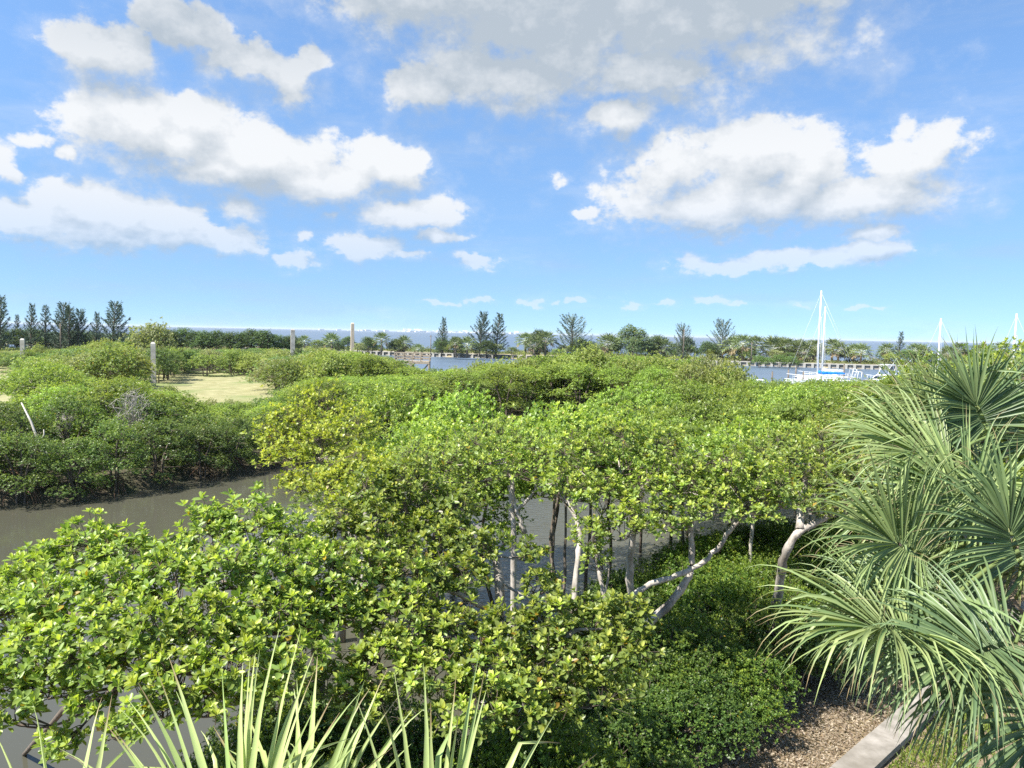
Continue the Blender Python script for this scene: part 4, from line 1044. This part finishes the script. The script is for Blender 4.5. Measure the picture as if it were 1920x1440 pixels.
for px, top, d, i, wide, lab in ((829, 594, 268, 0, .85, 'single slim pine on the spit right of the far skyline'), (900, 585, 268, 1, .95, 'left tree of the two tall pines on the spit'), (931, 586, 270, 0, 1.2, 'right tree of the two tall pines on the spit'), (1688, 620, 262, 2, 1.1, 'small conical pine alone on the right part of the spit')):
    o = at_px('pine', i, px, top, d, 1.2, 10.4, lab, G2, wide, rz=rr.uniform(-0.3, 0.3))
for px, top, d, wide, lab in ((1075, 592, 262, 1.2, 'round feathery grey-green tree on the spit'), (1357, 601, 266, 1.0, 'sparse grey tree with upright bare branches on the spit'), (1282, 609, 260, .8, 'upright grey-green tree on the spit behind a pole')):
    at_px('pine', 3, px, top, d, 1.2, 7.6, lab, 'feathery trees on the spit', wide)
GP = 'cabbage palms on the spit'
pal = [(570,628,268,1),(613,622,266,0),(720,624,262,1),(745,640,258,2),(760,624,262,0),(790,641,262,2),(851,626,262,1),(868,631,258,0),(985,618,258,1),(1000,630,252,0),(1024,618,262,1),(1130,625,262,0),(1145,627,266,1),(1246,630,260,0),
       (1400,622,260,1),(1384,632,262,0),(1418,630,258,1),(1440,634,262,2),(1462,633,262,0),(1482,636,264,1),(1500,636,262,0),(1520,638,266,2),(1536,634,262,1),(1565,632,262,1),(1580,640,260,0),(1600,645,255,0),(1622,646,258,0),(1655,642,258,1),(1709,640,262,1),(1730,646,262,0),(1806,638,262,1),(1838,642,264,0),(1870,640,262,1),(1776,648,262,0)]
for k, (px, top, d, i) in enumerate(pal):
    px += rr.uniform(-9, 9); top += rr.uniform(-3, 5); d += rr.uniform(-8, 8)
    at_px('palm', i, px, top, d, 1.2, (5.2, 6.4, 4.0)[i], 'dark round-headed cabbage palm in the row along the spit', GP, 1.25)
for px, top, d, i in ((565, 655, 148, 2), (590, 668, 150, 2), (690, 690, 115, 2), (655, 690, 118, 0)):
    at_px('palm', i, px, top, d, 0.6, (5.2, 6.4, 4.0)[i], 'pale green cabbage palm among the scrub near the posts', 'palms near the posts', 1.2)
GT = 'broadleaf trees on the spit'
for px, top, d, i, wide, lab in ((1185, 607, 255, 2, 1.3, 'large rounded pale green tree on the spit'), (1232, 626, 258, 0, 1.2, 'dark rounded tree right of the pale one on the spit'), (1290, 628, 262, 1, 1.0, 'mid green tree behind the pole on the spit'), (1090, 632, 258, 0, 1.3, 'low dark spreading tree under the feathery tree on the spit'),
                                 (1010, 614, 266, 1, 1.0, 'grey-green tree between two palms on the spit'), (830, 638, 266, 0, 1.3, 'low dark bush at the foot of the slim pine'), (912, 636, 255, 1, 1.5, 'bright rounded bush in front of the two tall pines'), (690, 630, 270, 0, 1.3, 'dark low tree behind the tan post')):
    at_px('tall', i, px, top, d, 1.2, 6.8, lab, GT, wide)
for k in range(30):
    px = 565 + k * 44 + rr.uniform(-18, 18)
    if 775 < px < 815 or 1590 < px < 1650 or 865 < px < 955: continue
    at_px('tall', rr.choice((0, 0, 1)), px, 622 + (px - 560) * 0.018 + rr.uniform(2, 14), rr.uniform(264, 284), 1.2, 6.8, 'dark green tree in the broken tree line along the spit', 'tree line along the spit', rr.uniform(1.0, 1.6))
# dark far tree line at left, towards the bay
for k, px in enumerate(range(-10, 560, 22)):
    top = np.interp(px, (0, 120, 240, 330, 400, 420, 470, 500, 540), (612, 618, 622, 612, 614, 622, 613, 616, 626)) + rr.uniform(-3, 5)
    at_px('tall', k % 2, px, top, 222 + rr.uniform(-6, 10), 0.8, 6.8, 'dark green tree in the far tree line before the bay at left', 'far tree line at left', 1.25)
# bushes along the spit
for k in range(36):
    px = 560 + k * 37 + rr.uniform(-7, 7); d = rr.uniform(248, 275)
    top = 634 + (px - 560) * 0.016 + rr.uniform(-2, 10)
    if 1530 < px < 1660 or 780 < px < 830: continue
    at_px('shrub', rr.randrange(4), px, top, d, 1.5, 4.0, 'low bush among the palms on the spit', 'bushes on the spit', 1.4)
for px, top in ((1440, 668), (1462, 662), (1482, 665), (1495, 672), (1425, 664)):
    at_px('shrub', 2, px, top, 238, 0.2, 4.0, 'bush hanging over the far seawall', 'bushes hanging over the seawall', 1.3)
# undergrowth that covers the spit between palms and bushes, and the foot of the far tree line
rng = np.random.default_rng(71)
def undergrowth(name, label, xs, ys, hs, n, leaf):
    a = Acc(); cx = rng.uniform(*xs, n); cyy = ys(cx, rng.random(n)); hh = rng.uniform(*hs, n) * (0.6 + 0.4 * np.sin(cx * 0.21) * np.sin(cx * 0.057 + 1))
    m = 26; d = unit(rng.normal(size=(n, m, 3))); d[..., 2] = np.abs(d[..., 2])
    p = np.stack([cx, cyy, np.full(n, 1.2)], -1)[:, None] + d * (hh[:, None] * (0.5 + 0.5 * rng.random((n, m))))[..., None] * np.array((1.3, 1.3, 1.0))
    tone = rng.random((n, 1, 1)) * 0.7 + rng.random((n, m, 1)) * 0.3
    C = np.array((0.12, 0.17, 0.07)) * (1 - tone) + np.array((0.34, 0.36, 0.16)) * tone
    p = p.reshape(-1, 3); k = len(p)
    add_leaves(a, p, rng.normal(size=(k, 3)) + (0, 0, 0.6), rng.normal(size=(k, 3)), leaf * (0.6 + 0.8 * rng.random(k)), leaf * 0.6 * np.ones(k), C.reshape(-1, 3))
    return tag(a.build(name, M['scrub']), label, 'undergrowth', kind='stuff')
undergrowth('spit_undergrowth', 'low green undergrowth in front of and between the palms on the spit', (-95, 185), lambda x, t: np.where(x < 117, 240 + (117 - x) * 0.27, 240) + 7 + 24 * t, (0.7, 2.6), 1500, 0.5)
undergrowth('far_undergrowth', 'low green undergrowth at the foot of the far tree line at left', (-165, -50), lambda x, t: 204 + 20 * t, (0.8, 3.0), 700, 0.5)
# pale open tree left of the meadow, and single accents
at_px('shrub', 3, 284, 588, 128, 0.8, 4.0, 'tall pale olive tree with an open crown above the scrub', 'accent trees', 0.8)
at_px('shrub', 1, 1105, 634, 86, 0.4, 4.0, 'yellow-green tree crown rising above the mangrove belt', 'accent trees', 0.75)
at_px('shrub', 3, 1335, 640, 70, 0.4, 4.0, 'grey-green tree crown left of the sailboats', 'accent trees', 0.75)
for px, top, d in ((1372, 660, 64), (1300, 662, 66), (1180, 655, 80), (1060, 650, 84), (985, 655, 84), (1120, 640, 86), (1230, 652, 84), (900, 668, 92), (945, 664, 92)):
    at_px('shrub', 1, px, top, d, 0.4, 4.0, 'pale shrub top showing over the mangrove belt', 'pale shrubs over the belt', 0.7)
for k, (px, top, d) in enumerate(((1800, 660, 30), (1740, 672, 32), (1880, 645, 30), (1910, 632, 28), (1690, 690, 34))):
    at_px('skirt', k, px, top, d, 0.0, 6.6, 'bright mangrove crown behind the right palm', 'mangroves behind the right palm', 0.85)

for k, px in enumerate(range(1392, 1700, 26)):
    at_px('skirt', k, px, 700 + rr.uniform(-2, 6), 58 + rr.uniform(-2, 3), 0.1, 6.9, 'mangrove crown just below the boats, hiding their hulls', 'mangroves below the boats', 0.85)
for px in range(815, 1010, 17):
    at_px('shrub', rr.randrange(4), px, np.interp(px, (815, 900, 930, 1010), (686, 684, 672, 664)) + rr.uniform(-4, 4), rr.uniform(92, 104), 0.2, 4.0, 'shrub in the low scrub before the basin, below the two tall pines', 'scrub before the basin', 0.8)
for px in range(300, 525, 19):
    at_px('shrub', rr.randrange(4), px, 744 + rr.uniform(-8, 8) - (25 if px < 335 else 0), rr.uniform(62, 68), 0.6, 4.0, 'low shrub along the near edge of the dry meadow', 'shrubs along the meadow edge', 0.7)
for px in range(10, 350, 21):
    if 262 < px < 312: continue
    at_px('shrub', rr.randrange(4), px, 650 + rr.uniform(-14, 10), rr.uniform(112, 150), 0.7, 4.0, 'tall ragged shrub below the left pines', 'tall shrubs below the left pines', 0.62)
# leaning pale dead trunk on the far bank and dead twigs
dt = thing('dead_tree', G(92, 862, 0.6), 'bleached leaning trunk with a fork on the far creek bank', 'dead tree')
q0 = np.array(dt.location); e = [P(92, 858, 39.5) , P(72, 828, 39.5), P(58, 790, 39.6), P(40, 755, 39.8)]
a = Acc(); a.tube(np.array([q0] + e), (0.08, 0.075, 0.07, 0.055, 0.03), 7); a.build('trunk', M['deadtwig'], dt, q0)
a = Acc(); a.tube(np.array([P(74, 831, 39.5), P(83, 815, 39.4), P(82, 805, 39.4)]), (0.05, 0.04, 0.02), 6); a.build('fork', M['deadtwig'], dt, q0)
rng = np.random.default_rng(66)
for px, py, d, r, lab in ((250, 770, 45.5, 1.5, 'dead shrub of bleached bare twigs on the far bank'), (120, 800, 44.5, 0.9, 'small dead shrub of grey twigs left on the far bank')):
    c = P(px, py, d); b0 = np.array((c[0], c[1], 0.6))
    o = thing('dead_shrub', b0, lab, 'shrub', 'bleached dead shrubs')
    a = Acc(); st = np.repeat((c - (0, 0, r * 0.9))[None], 60, 0)
    e1 = c + unit(rng.normal(size=(60, 3)) + (0, 0, 0.6)) * r * rng.uniform(0.4, 0.8, (60, 1))
    a.sticks(st, e1, 0.022, 0.012)
    j = rng.integers(0, 60, 220); a.sticks(e1[j], e1[j] + unit(rng.normal(size=(220, 3)) + (0, 0, 0.5)) * r * rng.uniform(0.15, 0.5, (220, 1)), 0.012, 0.006)
    a.tube(np.array([b0, c - (0, 0, r * 0.9)]), 0.06, 5)
    a.build('twigs', M['deadtwig'], o, b0)

# ------------------------------------------------------------------ boats and basin
def loft(L, B, H, bow=1.0, n=14):
    a = Acc(); sec = 9; V = []
    for i in range(n):
        t = i / (n - 1); x = (t - 0.5) * L
        half = B / 2 * min(1, (0.72 + 1.2 * t)) * (1 - max(0, (t - 0.45) / 0.55) ** 2.2 * 0.98)
        dep = 0.45 * (1 - max(0, (t - 0.6) / 0.4) ** 2)
        sheer = H * (1 + 0.28 * max(0, t - 0.4) ** 1.5 * bow)
        for k in range(sec):
            s = k / (sec - 1) * 2 - 1
            y = half * math.copysign(abs(s) ** 0.55, s); z = -dep + (sheer + dep) * abs(s) ** 2.4
            V.append((x + (0.35 * (z / H) if t > 0.9 else 0), y, z))
    i = np.arange(n - 1)[:, None] * sec + np.arange(sec - 1)[None]
    q = np.stack([i, i + sec, i + sec + 1, i + 1], -1).reshape(-1, 4)
    a.add(V, q)
    V = np.array(V).reshape(n, sec, 3)
    dkq = [(k * 2, k * 2 + 1, k * 2 + 3, k * 2 + 2) for k in range(n - 1)]
    dv = np.stack([V[:, 0], V[:, -1]], 1).reshape(-1, 3) - (0, 0, 0.06)
    a.add(dv, dkq); a.add(V[0], t=[(0, k + 1, k + 2) for k in range(sec - 2)])
    return a
def sailboat(label, loc, rz, L, mast_h, cover='bluecover', lean=0.0):
    o = thing('sailboat', loc, label, 'sailboat', 'boats in the basin', rz)
    B, H = L * 0.28, L * 0.085
    hull = loft(L, B, H).build('hull', M['white'], o)
    Acc().tube([(-L * .48, s, 0) for s in (0, 0)] if False else [(-L * .45, 0, H * .25), (L * .40, 0, H * .25)], 0.02, 4).build('boot_stripe', M['bluecover'], hull)
    cab = Acc(); zc = H
    prof = [(-.18, 0), (-.16, .55), (.12, .42), (.22, 0)]
    V = [(x * L, s * B * (0.30 - 0.05 * (z > 0)), zc - 0.06 + z) for s in (-1, 1) for x, z in prof]
    cab.add(V, [(0, 1, 2, 3), (7, 6, 5, 4), (0, 4, 5, 1), (1, 5, 6, 2), (2, 6, 7, 3)]); co = cab.build('cabin', M['white'], o, smooth=False)
    for s in (-1, 1):
        Acc().box((-0.02 * L, s * B * 0.275, zc + 0.22), (0.16 * L, 0.05, 0.13)).build('cabin_window', M['darkglass'], co, smooth=False)
    mx = 0.08 * L
    mt = Acc().tube([(mx, 0, zc), (mx + 0.004 * mast_h, 0, mast_h * .6), (mx, 0, mast_h)], (0.17, 0.16, 0.12), 10).build('mast', M['mast'], o)
    for z, w_ in ((0.45, 0.8), (0.72, 0.6)):
        Acc().tube([(mx, -w_, mast_h * z), (mx, w_, mast_h * z)], 0.035, 5).build('spreader', M['mast'], mt)
    zb = zc + 1.15
    Acc().tube([(mx - 0.1, 0, zb), (-L * .30, 0, zb + 0.05)], 0.08, 8).build('boom', M['mast'], o)
    if cover:
        pts = np.array([(mx - 0.05 - t * (mx + L * .28), 0.02 * math.sin(9 * t), zb + 0.18 + 0.30 * math.exp(-14 * t) + 0.03 * math.sin(23 * t)) for t in np.linspace(0, 1, 20)])
        Acc().tube(pts, np.interp(np.linspace(0, 1, 20), (0, .06, .5, 1), (.22, .34, .26, .16)) * (1 + 0.1 * np.sin(np.arange(20) * 2.1)), 9).build('sail_cover', M[cover], o)
    st = [((mx, 0, mast_h * .98), (L * .5, 0, H * 1.1)), ((mx, 0, mast_h * .98), (-L * .49, 0, H))] + [((mx, s * w_, mast_h * z), (mx - 0.2, s * B * .47, H)) for s in (-1, 1) for z, w_ in ((.45, .8), (.72, .6))]
    for p0, p1 in st: Acc().tube([p0, p1], 0.022, 4).build('stay', M['steel'], o)
    for s in (-1, 1):
        for k in range(8):
            x = -L * .44 + k * L * .12; y = s * B * .46 * (1 if k < 5 else 1 - (k - 4) * 0.2)
            Acc().tube([(x, y, H), (x, y, H + 0.75)], 0.025, 5).build('stanchion', M['mast'], o)
        for z in (0.4, 0.75):
            Acc().tube([(-L * .44, s * B * .46, H + z), (L * .04, s * B * .46, H + z), (L * .40, s * B * .18, H * 1.15 + z)], 0.02, 4).build('lifeline', M['mast'], o)
    Acc().tube([(L * .40, -B * .18, H + .1), (L * .40, -B * .18, H + .95), (L * .50, 0, H + 1.05), (L * .40, B * .18, H + .95), (L * .40, B * .18, H + .1)], 0.04, 5).build('bow_rail', M['mast'], o)
    for dx in (0, 0.7):
        Acc().tube([(-L * .46 + dx, -B * .42, H), (-L * .46 + dx - .25, -B * .38, H + 1.75), (-L * .46 + dx - .25, B * .38, H + 1.75), (-L * .46 + dx, B * .42, H)], 0.05, 6).build('stern_arch', M['mast'], o)
    return o
def place_boat(px, mast_top, d, L, lab, rz, cover='bluecover'):
    t = P(px, mast_top, d)
    return sailboat(lab, (t[0], t[1], 0.0), rz, L, t[2], cover)
place_boat(1551.5, 545, 148, 14.0, 'white sailboat with bright blue sail cover and the tallest mast', R(176))
place_boat(1556.5, 575, 166, 12.0, 'second sailboat moored behind, its shorter mast beside the tallest one', R(172), 'white')
place_boat(1773.5, 597, 150, 11.0, 'sailboat behind the right palm with only its mast showing', R(170))
place_boat(1916, 588, 140, 11.0, 'sailboat at the right edge with only its mast showing', R(174))
def motorboat(label, loc, rz, L, tower):
    o = thing('motorboat', loc, label, 'motorboat', 'boats in the basin', rz)
    B, H = L * .32, L * .13
    loft(L, B, H, 1.8).build('hull', M['white'], o)
    cb = Acc(); V = [(x * L, s * B * .36, H - .06 + z) for s in (-1, 1) for x, z in ((-.15, 0), (-.13, 1.25), (.12, 1.15), (.30, 0))]
    cb.add(V, [(0, 1, 2, 3), (7, 6, 5, 4), (0, 4, 5, 1), (1, 5, 6, 2), (2, 6, 7, 3)]); co = cb.build('cabin', M['white'], o, smooth=False)
    for s in (-1, 1): Acc().box((0.02 * L, s * B * .365, H + .75), (.20 * L, .05, .42)).build('cabin_window', M['darkglass'], co, smooth=False)
    wq = Acc().add([(.135 * L, -B * .3, H + 1.0), (.135 * L, B * .3, H + 1.0), (.24 * L, B * .3, H + .42), (.24 * L, -B * .3, H + .42)], [(0, 3, 2, 1)]); wq.build('windscreen', M['darkglass'], co, smooth=False)
    if tower:
        for x0, x1 in ((-.12, -.06), (.10, .03)):
            for s in (-1, 1): Acc().tube([(x0 * L, s * B * .36, H + .9), (x1 * L, s * B * .22, H + 3.0)], .06, 6).build('tower_leg', M['mast'], o)
        Acc().box((-.015 * L, 0, H + 3.05), (.22 * L, B * .62, .10)).build('tower_top', M['white'], o, smooth=False)
        for s in (-1, 1): Acc().tube([(-.1 * L, s * B * .3, H + 1.2), (-.45 * L, s * B * .5, H + 4.2)], .03, 5).build('outrigger', M['mast'], o)
    for s in (-1, 1):
        Acc().tube([(.02 * L, s * B * .45, H + .7), (.30 * L, s * B * .34, H * 1.1 + .75), (.52 * L, s * .08, H * 1.3 + .8)], .03, 5).build('bow_rail', M['mast'], o)
        for k in range(4): Acc().tube([((.05 + k * .12) * L, s * B * (.44 - .08 * k), H), ((.05 + k * .12) * L, s * B * (.44 - .08 * k), H * (1 + .05 * k) + .72)], .025, 5).build('stanchion', M['mast'], o)
    return o
c = P(1662, 706, 146); motorboat('white sport fishing boat with a tubular tower right of the sailboats', (c[0], c[1], 0.1), R(205), 10.5, True)
c = P(1380, 704, 142); motorboat('white cabin cruiser half hidden by mangroves left of the sailboats', (c[0], c[1], 0.1), R(170), 10.0, False)
for k, (px, d, h) in enumerate(((1478, 152, 2.9), (1506, 150, 2.6), (1532, 154, 2.9), (1492, 160, 3.0), (1582, 156, 4.0), (1448, 150, 2.5))):
    c = P(px, 700, d)
    o = thing('mooring_pile', (c[0], c[1], -0.5), 'dark wooden mooring pile standing beside the sailboats', 'mooring pile', 'mooring piles in the basin')
    Acc().tube([(0, 0, 0), (0.03, 0, h + .5)], (0.17, 0.15), 8).build('shaft', M['pile'], o)
    Acc().tube([(0.03, 0, h + .5), (0.03, 0, h + .72)], (0.16, 0.02), 8).build('cap', M['pile'], o)
for px, top, d, lab in ((1283, 617, 250, 'grey utility pole on the spit, third from the skyline'), (1410, 641, 248, 'short grey pole before the palms on the spit'), (808, 628, 258, 'thin pole on the spit left of the slim pine'), (113, 606, 200, 'thin pole among the pines at far left')):
    t = P(px, top, d); o = thing('utility_pole', (t[0], t[1], 0.8), lab, 'pole', 'thin poles')
    Acc().tube([(0, 0, 0), (0, 0, t[2] - .8)], (0.17, 0.12), 7).build('shaft', M['pile'], o)
    Acc().box((0, 0, t[2] - 1.3), (0.9, 0.1, 0.12)).build('crossarm', M['pile'], o, smooth=False)

# ------------------------------------------------------------------ skyline across the bay
rng = np.random.default_rng(99); a = Acc()
for k in range(120):
    px = rng.choice((rng.uniform(735, 905), rng.uniform(755, 800), rng.uniform(600, 1060)), p=(.5, .3, .2))
    r = ray(px, 620); r = r / math.hypot(r[0], r[1]); dd = 11000 + rng.uniform(-600, 600)
    h = rng.uniform(6, 22) + (rng.random() < .15) * rng.uniform(10, 40)
    a.box((r[0] * dd, r[1] * dd, h / 2), (rng.uniform(25, 110), 30, h), rz=rng.random())
tag(a.build('distant_city', M['city'], smooth=False), 'faint white city skyline across the bay on the horizon', 'skyline', kind='stuff')
for k in ('canopy', 'bank', 'shrub', 'tall', 'skirt', 'hedge', 'palm', 'pine'):      # drop prototypes that were never placed
    for p in proto[k]:
        if p.name not in used:
            for ch in list(p.children): bpy.data.objects.remove(ch)
            bpy.data.objects.remove(p)

# ------------------------------------------------------------------ air over the bay
HZ = 36.0
a = Acc(); a.box((0, 14500, (HZ - 2.0) / 2), (60600, 35600, HZ + 2.0))
hm = bpy.data.materials.new('haze_air'); hm.use_nodes = True; hm.node_tree.nodes.clear()
ho = hm.node_tree.nodes.new('ShaderNodeOutputMaterial'); hv = hm.node_tree.nodes.new('ShaderNodeVolumePrincipled')
hv.inputs['Density'].default_value = 0.000045; hv.inputs['Color'].default_value = (0.86, 0.93, 1.0, 1); hv.inputs['Anisotropy'].default_value = 0.0
hm.node_tree.links.new(hv.outputs[0], ho.inputs['Volume'])
tag(a.build('haze', hm, smooth=False), 'thin pale air haze over the bay', 'haze', kind='stuff')
